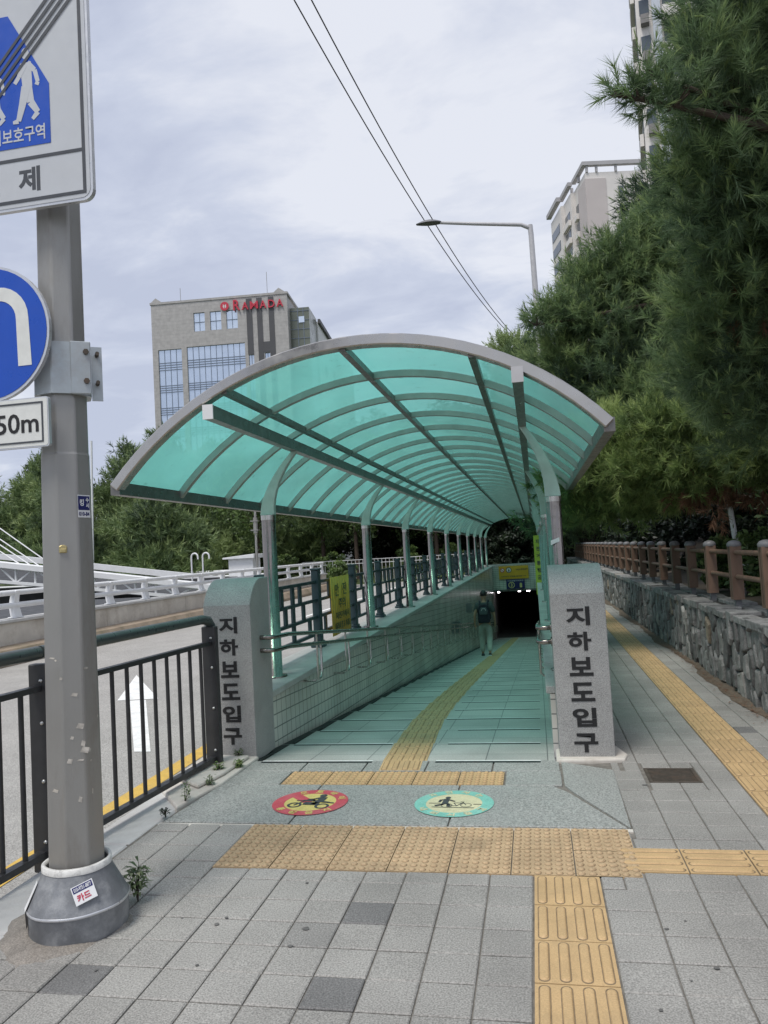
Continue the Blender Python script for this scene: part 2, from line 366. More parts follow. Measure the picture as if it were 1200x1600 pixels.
def tag(o, label, cat, group=None):
    o['label'] = label; o['category'] = cat
    if group: o['group'] = group
    return o
def thing(name, label, cat, loc, group=None):
    o = D.objects.new(name, None); o.empty_display_size = .2; COL.objects.link(o)
    o.location = loc; ORIG[o.name] = tuple(loc)
    return tag(o, label, cat, group)
def part(name, mb, m, parent, label=None, **k):
    o = ORIG[parent.name]
    ob = mb.make(name, m, o, **k); ob.parent = parent; ORIG[ob.name] = o
    if label: ob['label'] = label
    return ob
def one(name, mb, m, label, cat, group=None, **k):
    V = np.array(mb.v); c = V.mean(0); c[2] = V[:, 2].min()
    ob = mb.make(name, m, c, **k); ob.location = c; ORIG[ob.name] = tuple(c)
    return tag(ob, label, cat, group)
def struct(name, mb, m, **k):
    ob = mb.make(name, m, **k); ob['kind'] = 'structure'; return ob
def dup(root, loc, rz=0, sc=1., label=None):
    r = root.copy(); COL.objects.link(r); r.location = loc; r.rotation_euler = (0, 0, rz); r.scale = (sc, sc, sc)
    if label: r['label'] = label
    for ch in list(root.children):
        c = ch.copy(); COL.objects.link(c); c.parent = r
        for g in ch.children:
            d = g.copy(); COL.objects.link(d); d.parent = c
    return r

_T = {}
def glyphs(s, bold, ex, res=3):
    k = (s, bold, ex)
    if k not in _T:
        c = D.curves.new('lettering', 'FONT'); c.body = s; c.size = 1; c.offset = bold; c.extrude = ex
        c.resolution_u = res; c.align_x = 'CENTER'
        o = D.objects.new('lettering', c); COL.objects.link(o)
        bpy.context.view_layer.update()
        me = D.meshes.new_from_object(o.evaluated_get(bpy.context.evaluated_depsgraph_get()))
        V = np.array([v.co[:] for v in me.vertices]); F = [list(p.vertices) for p in me.polygons]
        V[:, 0] -= (V[:, 0].min()+V[:, 0].max())/2; V[:, 1] -= (V[:, 1].min()+V[:, 1].max())/2
        D.objects.remove(o); D.curves.remove(c); D.meshes.remove(me)
        _T[k] = (V, F)
    return _T[k]
def text(mb, s, c, right, up, w=None, h=None, bold=.02, th=.002, m=0):
    """writes s centred on c, filling width w and / or height h, raised by th"""
    V, F = glyphs(s, bold, .5)
    sx = np.ptp(V[:, 0]); sy = np.ptp(V[:, 1])
    kx = w/sx if w else h/sy; ky = h/sy if h else kx
    c, r, u = Vector(c), Vector(right).normalized(), Vector(up).normalized(); n = r.cross(u)
    P = [c + r*(x*kx) + u*(y*ky) + n*(z*th) for x, y, z in V]
    return mb.add(P, F, m)

# ------------------------------------------------------------------ ground, road, pavement
YC0, YC1 = 5.65, 41.0            # start and end of the ramp
XL, XR = -2.25, .05              # its two walls
SLOPE = .095
def floor_z(y): return -SLOPE*(y-YC0)

mb = MB()
for (x0, y0, x1, y1) in ((-3000, -60, -2.72, 4000), (.40, -60, 3000, 4000), (-2.72, -60, .40, YC0), (-2.72, YC1+.5, .40, 4000)):
    mb.add([(x0, y0, -.17), (x1, y0, -.17), (x1, y1, -.17), (x0, y1, -.17)], [(0, 1, 2, 3)])
struct('ground', mb, LAWN)
mb = MB(); mb.add([(-9.5, -8, -.12), (-2.6, -8, -.12), (-2.75, YC0, -.12), (-2.75, 42, -.12), (-9.5, 39, -.12)], [(0, 1, 2, 3, 4)])
struct('road', mb, ASPHALT)
# yellow kerb line, white arrow and a lane line beyond
mb = MB()
mb.add([(-3.04, -4, -.116), (-2.88, -4, -.116), (-2.94, 42, -.116), (-3.08, 42, -.116)], [(0, 1, 2, 3)])
struct('yellow_kerb_line', mb, YELLOW)
mb = MB()
tip, wl, wr, nl, nr, bl, br = [(*p, -.116) for p in ((-6.02, 10.78), (-5.18, 8.79), (-4.67, 8.87), (-5.0, 8.77), (-4.80, 8.80), (-3.62, 6.39), (-3.46, 6.39))]
mb.add([tip, wl, wr], [(0, 1, 2)]); mb.add([nl, nr, br, bl], [(0, 1, 2, 3)])
struct('road_arrow_marking', mb, WHITE_RD)
mb = MB()
for y in (14, 20, 26, 32): mb.add([(-6.3, y, -.116), (-6.18, y, -.116), (-6.18, y+3, -.116), (-6.3, y+3, -.116)], [(0, 1, 2, 3)])
struct('white_lane_line', mb, WHITE_RD)

# granite kerb strip beside the road with a mortar fillet
mb = MB()
y = -4.0
while y < 5.4:
    y2 = min(y+1.0, 5.45)
    x = -2.315
    mb.box(x-.30-.0, y+.004, -.2, x, y2-.004, -.002 + random.uniform(-.003, .003))
    y = y2
struct('kerb', mb, CONC, bevel=.012)
mb = MB()   # rough concrete patch where the kerb meets the pillar
P = [(-2.62, 4.95), (-2.29, 4.55), (-2.22, 5.05), (-2.20, 5.72), (-2.66, 5.75)]
mb.prism(P, lambda u, v, w: (u + .012*math.sin(v*19), v, w), -.1, .02)
mb.prism([(-2.58, 5.1), (-2.32, 4.9), (-2.26, 5.2), (-2.24, 5.66), (-2.6, 5.68)], lambda u, v, w: (u, v, w), .02, .045)
struct('concrete_patch', mb, CONC2, bevel=.02, seg=2)

def subtract(rects, hole):
    out = []
    hx0, hy0, hx1, hy1 = hole
    for (x0, y0, x1, y1) in rects:
        if x1 <= hx0 or x0 >= hx1 or y1 <= hy0 or y0 >= hy1: out.append((x0, y0, x1, y1)); continue
        if x0 < hx0: out.append((x0, y0, hx0, y1)); x0 = hx0
        if x1 > hx1: out.append((hx1, y0, x1, y1)); x1 = hx1
        if y0 < hy0: out.append((x0, y0, x1, hy0))
        if y1 > hy1: out.append((x0, hy1, x1, y1))
    return out
HOLES = [(-1.705, 3.725, .305, 4.325), (-.1, -9, .203, 3.725), (.305, 3.785, 2.2, 4.075), (1.15, 4.075, 1.455, 40),
         (-2.3, 4.325, .42, 5.66), (-9, 5.6, .475, 60), (.62, 5.15, .945, 5.47), (.08, 5.6, .50, 6.2)]
def pavers():
    mb = MB(); xs = [.203 + .2*i for i in range(-14, 0)]
    cols = [-.1 - .2*i for i in range(12, 0, -1)] + [-.1] + [.203 + .2*i for i in range(10)]
    # row lines
    ys = [.4 + .2*i for i in range(175)]
    for i in range(len(cols)-1):
        for j in range(len(ys)-1):
            x0, x1, y0, y1 = cols[i], cols[i+1], ys[j], ys[j+1]
            if x0 < -2.33 : continue
            xw = 1.93 - .008*y0
            if x0 > xw: continue
            x1 = min(x1, xw)
            R = [(x0, y0, x1, y1)]
            for h in HOLES: R = subtract(R, h)
            t = .2 + .8*min(1, max(0, random.gauss(.5, .16)))
            cx, cy = (x0+x1)/2, (y0+y1)/2
            for dx, dy in ((-.85, 3.27), (-1.72, 2.74), (-.78, 2.8), (-1.0, 3.1), (1.6, 6.6)):
                if abs(cx-dx) < .1 and abs(cy-dy) < .1: t = .02 if dx != -1.0 else .17
            for (a, b, c, d) in R:
                if c-a < .03 or d-b < .03: continue
                g = .0032; e = .005; z = random.uniform(-.0018, .0018)
                tx, ty = random.uniform(-.008, .008), random.uniform(-.008, .008)
                q = [(a+g, b+g), (c-g, b+g), (c-g, d-g), (a+g, d-g)]
                q2 = [(a+g+e, b+g+e), (c-g-e, b+g+e), (c-g-e, d-g-e), (a+g+e, d-g-e)]
                V = [(u, v, -.03) for u, v in q] + [(u, v, -.004+z) for u, v in q] + \
                    [(u, v, z + tx*(u-cx) + ty*(v-cy)) for u, v in q2]
                F = [(8, 9, 10, 11)] + [(4+k, 4+(k+1) % 4, 8+(k+1) % 4, 8+k) for k in range(4)] + [(k, (k+1) % 4, 4+(k+1) % 4, 4+k) for k in range(4)]
                mb.add(V, F, 0, t)
    return struct('sidewalk', mb, PAVE, fixn=False)
pavers()
mb = MB()
for (x0, y0, x1, y1) in ((-2.34, -9, 2.2, 4.33), (.42, 4.33, 2.2, 40), (-2.3, 4.33, .42, YC0)):
    mb.box(x0, y0, -.1, x1, y1, -.009)
struct('sidewalk_bedding', mb, MORTAR)

mb = MB(); rr = random.Random(17)
for k in range(44):
    x, y = rr.uniform(-2.1, 1.1), rr.uniform(1.9, 4.2) if k < 32 else rr.uniform(4.4, 7)
    if any(h[0] < x < h[2] and h[1] < y < h[3] for h in HOLES): continue
    r = rr.uniform(.004, .013) if k % 6 else rr.uniform(.014, .024); n = 9
    mb.add([(x+r*rr.uniform(.7, 1.2)*math.cos(2*math.pi*i/n), y+r*rr.uniform(.7, 1.2)*math.sin(2*math.pi*i/n), .0035) for i in range(n)], [tuple(range(n))])
o = struct('gum_spots', mb, mat('old_gum', (.12, .117, .112), .8, 0, .3, 60), fixn=False); o['kind'] = 'stuff'
# tactile paving: domes and bars as real relief
def dome_tile(mb, x0, y0, s, n=6, z=.0):
    g = .003; mb.box(x0+g, y0+g, -.02, x0+s-g, y0+s-g, z)
    for i in range(n):
        for j in range(n):
            cx, cy = x0 + s*(i+.5)/n, y0 + s*(j+.5)/n
            V = []; 
            V += [(cx+.0192*math.cos(t*math.pi/4)+.0012, cy-.0012+.0192*math.sin(t*math.pi/4), z+.0003) for t in range(8)]; mb.add(V, [tuple(range(8))], 1); V = []  # dark disc shifted off-centre: the dome's shadow painted in with the grime
            for r, h in ((.0160, .0003), (.0138, .0055), (.008, .0078)):
                V += [(cx+r*math.cos(t*math.pi/4), cy+r*math.sin(t*math.pi/4), z+h) for t in range(8)]
            F = [(k*8+t, k*8+(t+1) % 8, k*8+8+(t+1) % 8, k*8+8+t) for k in range(2) for t in range(8)] + [tuple(range(16, 24))]
            mb.add(V, F, 0, 0, True)
def bar_tile(mb, x0, y0, sx, sy, along='y', n=4, z=.0, T=None):
    g = .0035; T = T or (lambda x, y, z: (x, y, z))
    def bx(a, b, c, d, e, f):
        V = [T(x, y, q) for q in (c, f) for y in (b, e) for x in (a, d)]
        mb.add(V, [(0, 2, 3, 1), (4, 5, 7, 6), (0, 1, 5, 4), (2, 6, 7, 3), (0, 4, 6, 2), (1, 3, 7, 5)])
    bx(x0+g, y0+g, z-.02, x0+sx-g, y0+sy-g, z)
    for i in range(n):
        if along == 'y':
            cx = x0 + sx*(i+.5)/n; L0, L1 = y0+.018, y0+sy-.018; P = lambda u, v: (cx+u, v)
        else:
            cy = y0 + sy*(i+.5)/n; L0, L1 = x0+.018, x0+sx-.018; P = lambda u, v: (v, cy+u)
        rings = []
        for w, h, s in ((.0215, .0004, -.004), (.0175, .0005, 0), (.0145, .0055, .003), (.010, .0068, .006)):
            ring = []
            for t in range(7):
                a = math.pi*t/6; ring.append(P(w*math.cos(a), L1-s-.0175+w*math.sin(a)) + (h,))
            for t in range(7):
                a = math.pi + math.pi*t/6; ring.append(P(w*math.cos(a), L0+s+.0175+w*math.sin(a)) + (h,))
            rings.append(ring)
        m = 14; V = [T(x, y, z+h) for r in rings for x, y, h in r]
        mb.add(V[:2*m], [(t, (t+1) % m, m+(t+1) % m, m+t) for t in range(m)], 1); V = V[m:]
        F = [(k*m+t, k*m+(t+1) % m, k*m+m+(t+1) % m, k*m+m+t) for k in range(2) for t in range(m)] + [tuple(range(2*m, 3*m))]
        mb.add(V, F)
mb = MB()
for i in range(-1, 7):
    for j in range(2):
        x0 = -1.705 + .3*i
        if i == -1 or x0 > .1: continue
        dome_tile(mb, x0, 3.725+.3*j, .3, z=random.uniform(-.001, .0015))
for j in range(2):   # cut column at the right end
    dome_tile(mb, .095, 3.725+.3*j, .21, 4); dome_tile
struct('warning_tactile_paving', mb, [OCHRE_WORN, GRIME_SHADE])
mb = MB()
for i in range(5): dome_tile(mb, -1.80 + .302*i, 5.075, .3)
struct('ramp_head_tactile_paving', mb, [OCHRE, GRIME_SHADE])
mb = MB()
for k in range(12): bar_tile(mb, -.0985, 3.725-.3*(k+1), .3, .3, z=random.uniform(-.001, .002))
for k in range(4): bar_tile(mb, .307 + .3*k, 3.785, .3, .29, along='x', z=random.uniform(-.001, .002))
for k in range(106): bar_tile(mb, 1.153, 4.08+.3*k, .3, .3)
struct('guiding_tactile_paving', mb, [OCHRE, GRIME_SHADE])

# apron slabs at the head of the ramp
mb = MB()
def slab(poly, z0=0., m=0): 
    c = np.mean(poly, axis=0)
    q = [tuple(c + (np.array(p)-c)*(1-.006/np.linalg.norm(np.array(p)-c))) for p in poly]
    mb.prism(q, lambda u, v, w: (u, v, w), -.05, z0, m)
slab([(-2.29, 4.335), (-1.50, 4.335), (-1.50, 5.07), (-2.22, 5.07)], .004)
slab([(-1.50, 4.335), (-.57, 4.335), (-.57, 5.07), (-1.50, 5.07)], .003)
slab([(-.57, 4.335), (.40, 4.335), (.12, 4.93), (.02, 5.07), (-.57, 5.07)], .004)
slab([(.415, 4.34), (.43, 5.42), (.09, 5.62), (.09, 5.08), (.14, 4.94)], .002)
slab([(-2.22, 5.07), (-1.805, 5.07), (-1.805, 5.385), (-2.2, 5.385)], .003)
slab([(-.285, 5.07), (.085, 5.07), (.085, 5.385), (-.285, 5.385)], .003)
for x0, x1 in ((-2.2, -1.76), (-1.76, -1.3), (-1.3, -.85), (-.85, -.38), (-.38, .08)): slab([(x0, 5.385), (x1, 5.385), (x1, 5.645), (x0, 5.645)], .003)
struct('ramp_apron', mb, APRON, bevel=.003)
mb = MB(); mb.box(-2.3, 4.295, -.03, .42, 4.332, -.001)
struct('apron_edge_strip', mb, CONC2)

# stepped ramp
mb = MB(); nt_ = 44
for i in range(nt_ + 1):
    y0 = YC0 + .8*i; z = -.076*(i+1); y1 = y0+.8; zt = -.076*i-.022
    mb.add([(XL, y0, zt), (XR, y0, zt), (XR, y1, z), (XL, y1, z)], [(0, 1, 2, 3)], 0)
    mb.add([(XL, y0, zt), (XR, y0, zt), (XR, y0, zt+.022), (XL, y0, zt+.022)], [(0, 1, 2, 3)], 0)
    # black anti-slip strip; metal nosing on the edge above painted pale for its gleam
    ny = y0 - .002
    for a, b in ((XL+.12, -1.27 if i < 6 else -1.46), (-.80 if i < 3 else -1.0, XR-.1)):
        mb.box(a, ny-.062, z+.0765, b, ny-.020, z+.0800, 1)
        mb.box(a, ny-.020, z+.0560, b, ny+.002, z+.0800, 2)
struct('ramp', mb, [TREAD, NOSE, NOSE_GLEAM], fixn=True)
mb = MB()
ya, yb = YC0+.04, YC1
mb.prism([(ya, -.9), (ya, -.004), (yb, -.002-SLOPE*(yb-YC0)), (yb, -5)], lambda u, v, w: (w, u, v), XL-.02, XL+.075)
struct('ramp_gutter', mb, NOSE)
def path_x(y):
    ks = [(5.39, -1.03), (6.2, -1.075), (7.0, -1.13), (8.0, -1.19), (9.5, -1.23), (12, -1.25), (45, -1.25)]
    for (a, xa), (b, xb) in zip(ks, ks[1:]):
        if y <= b: return xa + (xb-xa)*(y-a)/(b-a)
    return ks[-1][1]
mb = MB(); y = 5.39
while y < YC1:
    i = math.floor((y-YC0)/.8) if y >= YC0-1e-6 else -1
    yb = YC0 + .8*(i+1); y2 = min(yb-.002, y+.3)
    if y2-y > .05:
        z = .0
        n = max(1, int((y2-y)/.3+.5)); 
        xa, xb = path_x(y), path_x(y2)
        w = .30 if y < 5.6 else .34
        def T(x, yy, q, xa=xa, xb=xb, y=y, y2=y2, w=w, i=i): return (xa + (xb-xa)*(yy-y)/(y2-y) + x, yy, q + (.004 if yy < YC0-.001 else .004 - .076*i - .022 - .054*(yy-YC0-.8*i)/.8))
        if y < 16: bar_tile(mb, -w/2, y, w, y2-y, z=z, T=T)
        else:
            V = [T(-w/2, y, z), T(w/2, y, z), T(w/2, y2, z), T(-w/2, y2, z)]; mb.add(V, [(0, 1, 2, 3)])
    y = y2 if y2 < yb-.003 else yb+.002
struct('ramp_tactile_paving', mb, [OCHRE, GRIME_SHADE])

# floor decals
def ring(mb, c, r0, r1, z, m, n=48):
    V = [(c[0]+r*math.cos(2*math.pi*i/n), c[1]+r*math.sin(2*math.pi*i/n), z) for r in (r0, r1) for i in range(n)]
    mb.add(V, [(i, (i+1) % n, n+(i+1) % n, n+i) for i in range(n)], m)
def disc(mb, c, r, z, m, n=48, ry=None):
    mb.add([(c[0]+r*math.cos(2*math.pi*i/n), c[1]+(ry or r)*math.sin(2*math.pi*i/n), z) for i in range(n)], [tuple(range(n))], m)
def strokes(mb, c, s, lines, z, m):
    for k, (w, pts) in enumerate(lines):
        for (a, b) in zip(pts, pts[1:]):
            p = Vector((c[0]+a[0]*s, c[1]+a[1]*s, z)); q = Vector((c[0]+b[0]*s, c[1]+b[1]*s, z))
            d = (q-p); d.normalize(); nrm = Vector((-d.y, d.x, 0))*(w*s/2); d = d*(w*s*.3); e = Vector((0, 0, .0004*(k % 5)))
            mb.add([p-d-nrm+e, q+d-nrm+e, q+d+nrm+e, p-d+nrm+e], [(0, 1, 2, 3)], m)
def ringtext(mb, c, r, chars, a0, step, h, z, m, inward=False):
    for k, ch in enumerate(chars):
        a = a0 + step*k
        rv = (math.sin(a), -math.cos(a), 0) if not inward else (-math.sin(a), math.cos(a), 0)
        up = (math.cos(a), math.sin(a), 0) if not inward else (-math.cos(a), -math.sin(a), 0)
        text(mb, ch, (c[0]+r*math.cos(a), c[1]+r*math.sin(a), z), rv, up, h=h, w=h, bold=.03, th=.0008, m=m)
c = (-1.475, 4.70)
t = thing('floor_decal', 'round red and yellow floor decal with a motorcycle on the apron', 'floor decal', (c[0], c[1], .004), 'round floor decals')
b = MB(); disc(b, c, .165, .0075, 0); part('yellow_centre', b, ROADYEL, t, fixn=False)
b = MB(); ring(b, c, .163, .238, .008, 0)
b.add([(c[0]+x, c[1]+y, .0081) for x, y in ((-.155, .10), (-.105, .15), (.02, .02), (-.03, -.03))], [(3, 2, 1, 0)])
part('red_ring', b, ROADRED, t, fixn=False)
b = MB()
for cx, cy in ((-.085, -.06), (.095, -.075)): ring(b, (c[0]+cx, c[1]+cy), .03, .046, .0092, 0, 20)
strokes(b, c, 1, [(.014, [(-.085, -.06), (-.04, .02), (-.02, .045)]), (.012, [(-.09, .02), (-.03, .03), (.01, .04)]), (.05, [(-.02, -.03), (.05, -.035)]), (.022, [(-.03, .02), (.02, .02), (.12, -.01)]),
   (.014, [(.06, .0), (.155, -.02)]), (.05, [(.06, .02), (.065, .075)]), (.02, [(.06, .09), (.01, .05), (-.02, .045)]), (.03, [(.05, .0), (.03, -.04)])], .0094, 0)
disc(b, (c[0]+.055, c[1]+.118), .024, .0096, 0, 16, .028)
part('motorcycle_symbol', b, DECALK, t, fixn=False)
b = MB(); ringtext(b, c, .2, '오토바이', rad(118), rad(-31), .05, .0095, 0); ringtext(b, c, .2, '통행금지', rad(222), rad(31), .05, .0095, 0, True)
part('lettering', b, ROADYEL, t, fixn=False)
c = (-.572, 4.70)
t = thing('floor_decal', 'round mint and cream floor decal with a person pushing a bicycle on the apron', 'floor decal', (c[0], c[1], .004), 'round floor decals')
b = MB(); disc(b, c, .172, .0075, 0); part('cream_centre', b, ROADCRM, t, fixn=False)
b = MB(); ring(b, c, .17, .24, .008, 0); part('mint_ring', b, ROADTEA, t, fixn=False)
b = MB(); disc(b, (c[0]-.045, c[1]+.095), .017, .0094, 0, 16, .02)
strokes(b, c, 1, [(.036, [(-.05, .06), (-.055, .0)]), (.016, [(-.05, .065), (-.085, .05), (-.09, .02)]), (.013, [(-.04, .06), (-.01, .035), (.0, .03)]), (.02, [(-.055, .0), (-.07, -.03), (-.105, -.05)]), (.02, [(-.05, .0), (-.03, -.03), (-.03, -.06)]),
   (.007, [(-.15, -.005), (-.085, -.005)]), (.007, [(.12, -.02), (.165, -.02)]), (.006, [(-.125, -.075), (.125, -.085)])], .0094, 0)
part('walker_symbol', b, DECALK, t, fixn=False)
b = MB()
for cx, cy in ((-.04, -.045), (.075, -.035)): ring(b, (c[0]+cx, c[1]+cy), .030, .034, .0092, 0, 20)
strokes(b, c, 1, [(.005, [(-.04, -.045), (.02, -.05), (.055, .01), (.075, -.035)]), (.005, [(.02, -.05), (.0, .0), (.055, .0)]), (.005, [(.04, .02), (.06, .02)])], .0094, 0)
part('bicycle_symbol', b, DECALK, t, fixn=False)
b = MB(); ringtext(b, c, .205, '자전거는', rad(135), rad(-30), .048, .0095, 0); ringtext(b, c, .205, '내려서끌고', rad(212), rad(29), .048, .0095, 0, True)
part('lettering', b, ROADCRM, t, fixn=False)

# drain grate in the right pavement
t = thing('drain_grate', 'rusty steel drain grate set in the pavement behind the right pillar', 'drain grate', (.78, 5.31, -.01))
b = MB()
for x in (.625, .92): b.box(x, 5.155, -.03, x+.02, 5.465, 0)
for y in (5.155, 5.445): b.box(.645, y, -.03, .92, y+.02, -.001)
RUST = mat('rusty_grate_steel', (.10, .085, .07), .7, .4, .25, 20, stain=.4, stcol=(.14, .08, .05), stscale=10)
part('frame', b, RUST, t)
b = MB()
for k in range(13): b.box(.645, 5.182+.0205*k, -.035, .92, 5.192+.0205*k, -.004)
part('grating', b, RUST, t)
b = MB(); b.box(.64, 5.16, -.0995, .93, 5.46, -.06); part('sump', b, NOSE, t)

# ------------------------------------------------------------------ entrance pillars
def pillar(x0, x1, y0, y1, h, tx, label, tops):
    t = thing('entrance_pillar', label, 'stone pillar', ((x0+x1)/2, (y0+y1)/2, 0), 'granite entrance pillars')
    c3 = math.cos(rad(30)); prof = [(y0, -.03), (y1, -.03), (y1, h)] + [(y0+.27*(c3-math.cos(rad(q)))/c3, h-.20+.20*(math.sin(rad(q))-.5)/.5) for q in (90, 82, 74, 66, 58, 50, 43, 36, 30)]
    b = MB(); b.prism(prof, lambda u, v, w: (w, u, v), x0, x1)
    part('body', b, GRANITE, t, bevel=.006, seg=2)
    b = MB(); th, tw, z0, dz = tops
    for k, ch in enumerate('지하보도입구'): text(b, ch, (tx, y0-.001, z0-dz*k), (1, 0, 0), (0, 0, 1), w=tw, h=th, bold=.034, th=.006)
    part('lettering', b, INK, t, fixn=False)
    return t
tp = pillar(.088, .47, 5.68, 6.12, 1.37, .275, 'grey granite pillar right of the ramp with black carved Korean letters', (.133, .165, 1.01, .179))
b = MB(); b.prism([(.06, 5.6), (.3, 5.6), (.53, 5.63), (.56, 5.75), (.50, 6.0), (.3, 6.0), (.06, 5.9)], lambda u, v, w: (u, v, w), -.05, .018)
part('plinth', b, CONC2, tp, bevel=.012, seg=2)
pillar(-2.595, -2.205, 5.71, 6.15, 1.39, -2.392, 'grey granite pillar left of the ramp beside the dark railing with Korean letters', (.128, .15, 1.035, .172))

# ------------------------------------------------------------------ tiled walls of the underpass
def ramp_wall(x0, x1, c0, c1, label, face):
    t = thing('tiled_wall', label, 'tiled wall', ((x0+x1)/2, 6.1, 0), 'tiled walls of the ramp')
    b = MB(); b.box(x0, 6.13, -4.4, x1, YC1, .375); part('tiling', b, WALLT, t)
    b = MB(); y = 6.13
    while y < YC1: b.box(c0, y+.003, .378, c1, min(y+1.2, YC1)-.003, .435); y += 1.2
    part('coping', b, COPE, t, bevel=.006)
    return t
tl = ramp_wall(-2.72, XL, -2.78, -2.215, 'long sage tiled wall on the left of the ramp under the teal fence', 1)
tr = ramp_wall(XR, .42, .02, .46, 'narrow tiled wall on the right of the ramp behind the pillar', -1)
b = MB()
for (y, z) in ((20.2, -.72), (24.5, -.55)): b.add([(XL+.003, y, z), (XL+.003, y+2.2, z-.2), (XL+.003, y+2.4, z+.1), (XL+.003, y+.2, z+.3)], [(0, 1, 2, 3)])
part('grey_patch', b, mat('grey_wall_patch', (.12, .15, .17), .4), tl)
t = thing('header_wall', 'tiled header wall above the dark mouth of the underpass', 'tiled wall', (-1.1, YC1+.2, -.85))
b = MB(); b.box(-2.72, YC1+.002, -.82, .42, YC1+.35, .44); part('tiling', b, WALLT2, t)
b = MB(); b.box(-2.72, YC1-.03, .442, .42, YC1+.40, .5); part('coping', b, COPE, t)
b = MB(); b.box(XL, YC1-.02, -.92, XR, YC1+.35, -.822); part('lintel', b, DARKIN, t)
# underground passage beyond
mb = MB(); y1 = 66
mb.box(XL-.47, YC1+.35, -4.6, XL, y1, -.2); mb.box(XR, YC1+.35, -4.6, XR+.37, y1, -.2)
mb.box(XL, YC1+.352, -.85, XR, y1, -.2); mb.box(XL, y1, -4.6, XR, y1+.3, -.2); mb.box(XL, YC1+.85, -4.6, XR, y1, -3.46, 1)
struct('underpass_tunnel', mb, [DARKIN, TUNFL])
LIT = mat('lit_tube', (.9, .9, .9), .4, emit=(1, .93, .97), estr=10)
for k, (x, y, z, w) in enumerate(((-2.02, 41.9, -.98, .16), (-.92, 41.9, -.96, .2), (-.45, 41.9, -.955, .26))):
    b = MB(); b.box(x-w/3, y, z-.06, x+w/3, y+.12, z); b2 = b
    one('ceiling_lamp', b, LIT, ('lit white lamp at the left end of the underpass lintel', 'lit white lamp under the middle of the underpass lintel', 'lit white strip lamp at the right end of the underpass lintel')[k], 'lamp', 'lamps in the underpass mouth')
# signs on the header
t = thing('information_sign', 'wide yellow sign with two round symbols on the header wall', 'sign', (-1.15, YC1-.03, -.3))
b = MB(); b.box(-1.90, YC1-.05, -.28, -.37, YC1-.0, .40); part('board', b, YSIGN, t)
b = MB()
def vdisc(b, x, y, z, r, m=0, n=24): b.add([(x+r*math.cos(2*math.pi*i/n), y, z+r*math.sin(2*math.pi*i/n)) for i in range(n)], [tuple(range(n))], m)
def vring(b, x, y, z, r0, r1, m=0, n=24):
    b.add([(x+r*math.cos(2*math.pi*i/n), y, z+r*math.sin(2*math.pi*i/n)) for r in (r0, r1) for i in range(n)], [(i, (i+1) % n, n+(i+1) % n, n+i) for i in range(n)], m)
yy = YC1-.053
vdisc(b, -1.72, yy, .19, .115, 0); vdisc(b, -1.38, yy, .19, .145, 0); part('round_symbol', b, SIGNW2, t, fixn=False)
b = MB(); vring(b, -1.72, yy-.003, .19, .085, .115); b.bar((-1.79, yy-.004, .26), (-1.65, yy-.004, .12), .006, .03); part('red_bar', b, SIGNR, t, fixn=False)
b = MB(); vring(b, -1.38, yy-.003, .19, .11, .145); vdisc(b, -1.38, yy-.003, .235, .025); b.box(-1.42, yy-.004, .11, -1.34, yy-.003, .2)
text(b, '자전거 통행금지', (-.72, yy-.002, .20), (1, 0, 0), (0, 0, 1), w=.6, h=.085, bold=.02, th=.003)
text(b, '오토바이 진입을 금지합니다', (-1.15, yy-.002, -.14), (1, 0, 0), (0, 0, 1), w=1.3, h=.07, bold=.01, th=.003)
part('lettering', b, SIGNK, t, fixn=False)
t = thing('exit_sign', 'dark blue sign with a white number three above the underpass mouth', 'sign', (-1.1, YC1-.03, -.85))
b = MB(); b.box(-1.55, YC1-.06, -.80, -.60, YC1-.0, -.30); part('board', b, SIGNN, t)
b = MB(); yy = YC1-.063; vring(b, -1.28, yy, -.6, .13, .165); PALEY = mat('sign_pale_yellow', (.7, .62, .25), .5)
part('number_ring', b, PALEY, t, fixn=False)
b = MB(); text(b, '3', (-1.28, yy-.001, -.6), (1, 0, 0), (0, 0, 1), h=.17, bold=.03, th=.003); part('number', b, PALEY, t, fixn=False)
b = MB(); vdisc(b, -.80, yy, -.56, .06); b.box(-.86, yy-.001, -.74, -.74, yy, -.58); part('pictogram', b, PALEY, t, fixn=False)
b = MB(); text(b, '시민공원지하보도', (-1.07, yy-.001, -.375), (1, 0, 0), (0, 0, 1), w=.85, h=.085, bold=.02, th=.003); part('lettering', b, SIGNW, t, fixn=False)
# lime strip on the right wall posts
t = thing('vertical_banner', 'narrow lime green banner with dark writing hung on the right posts', 'banner', (.02, 21, .2))
b = MB(); b.box(-.005, 21.9, .1, .215, 21.93, 1.75); part('cloth', b, LIME, t)
b = MB()
for k, ch in enumerate('자전거통행금지'): text(b, ch, (.10, 21.895, 1.58-.2*k), (1, 0, 0), (0, 0, 1), w=.1, h=.12, bold=.02, th=.003)
part('lettering', b, SIGNK, t, fixn=False)

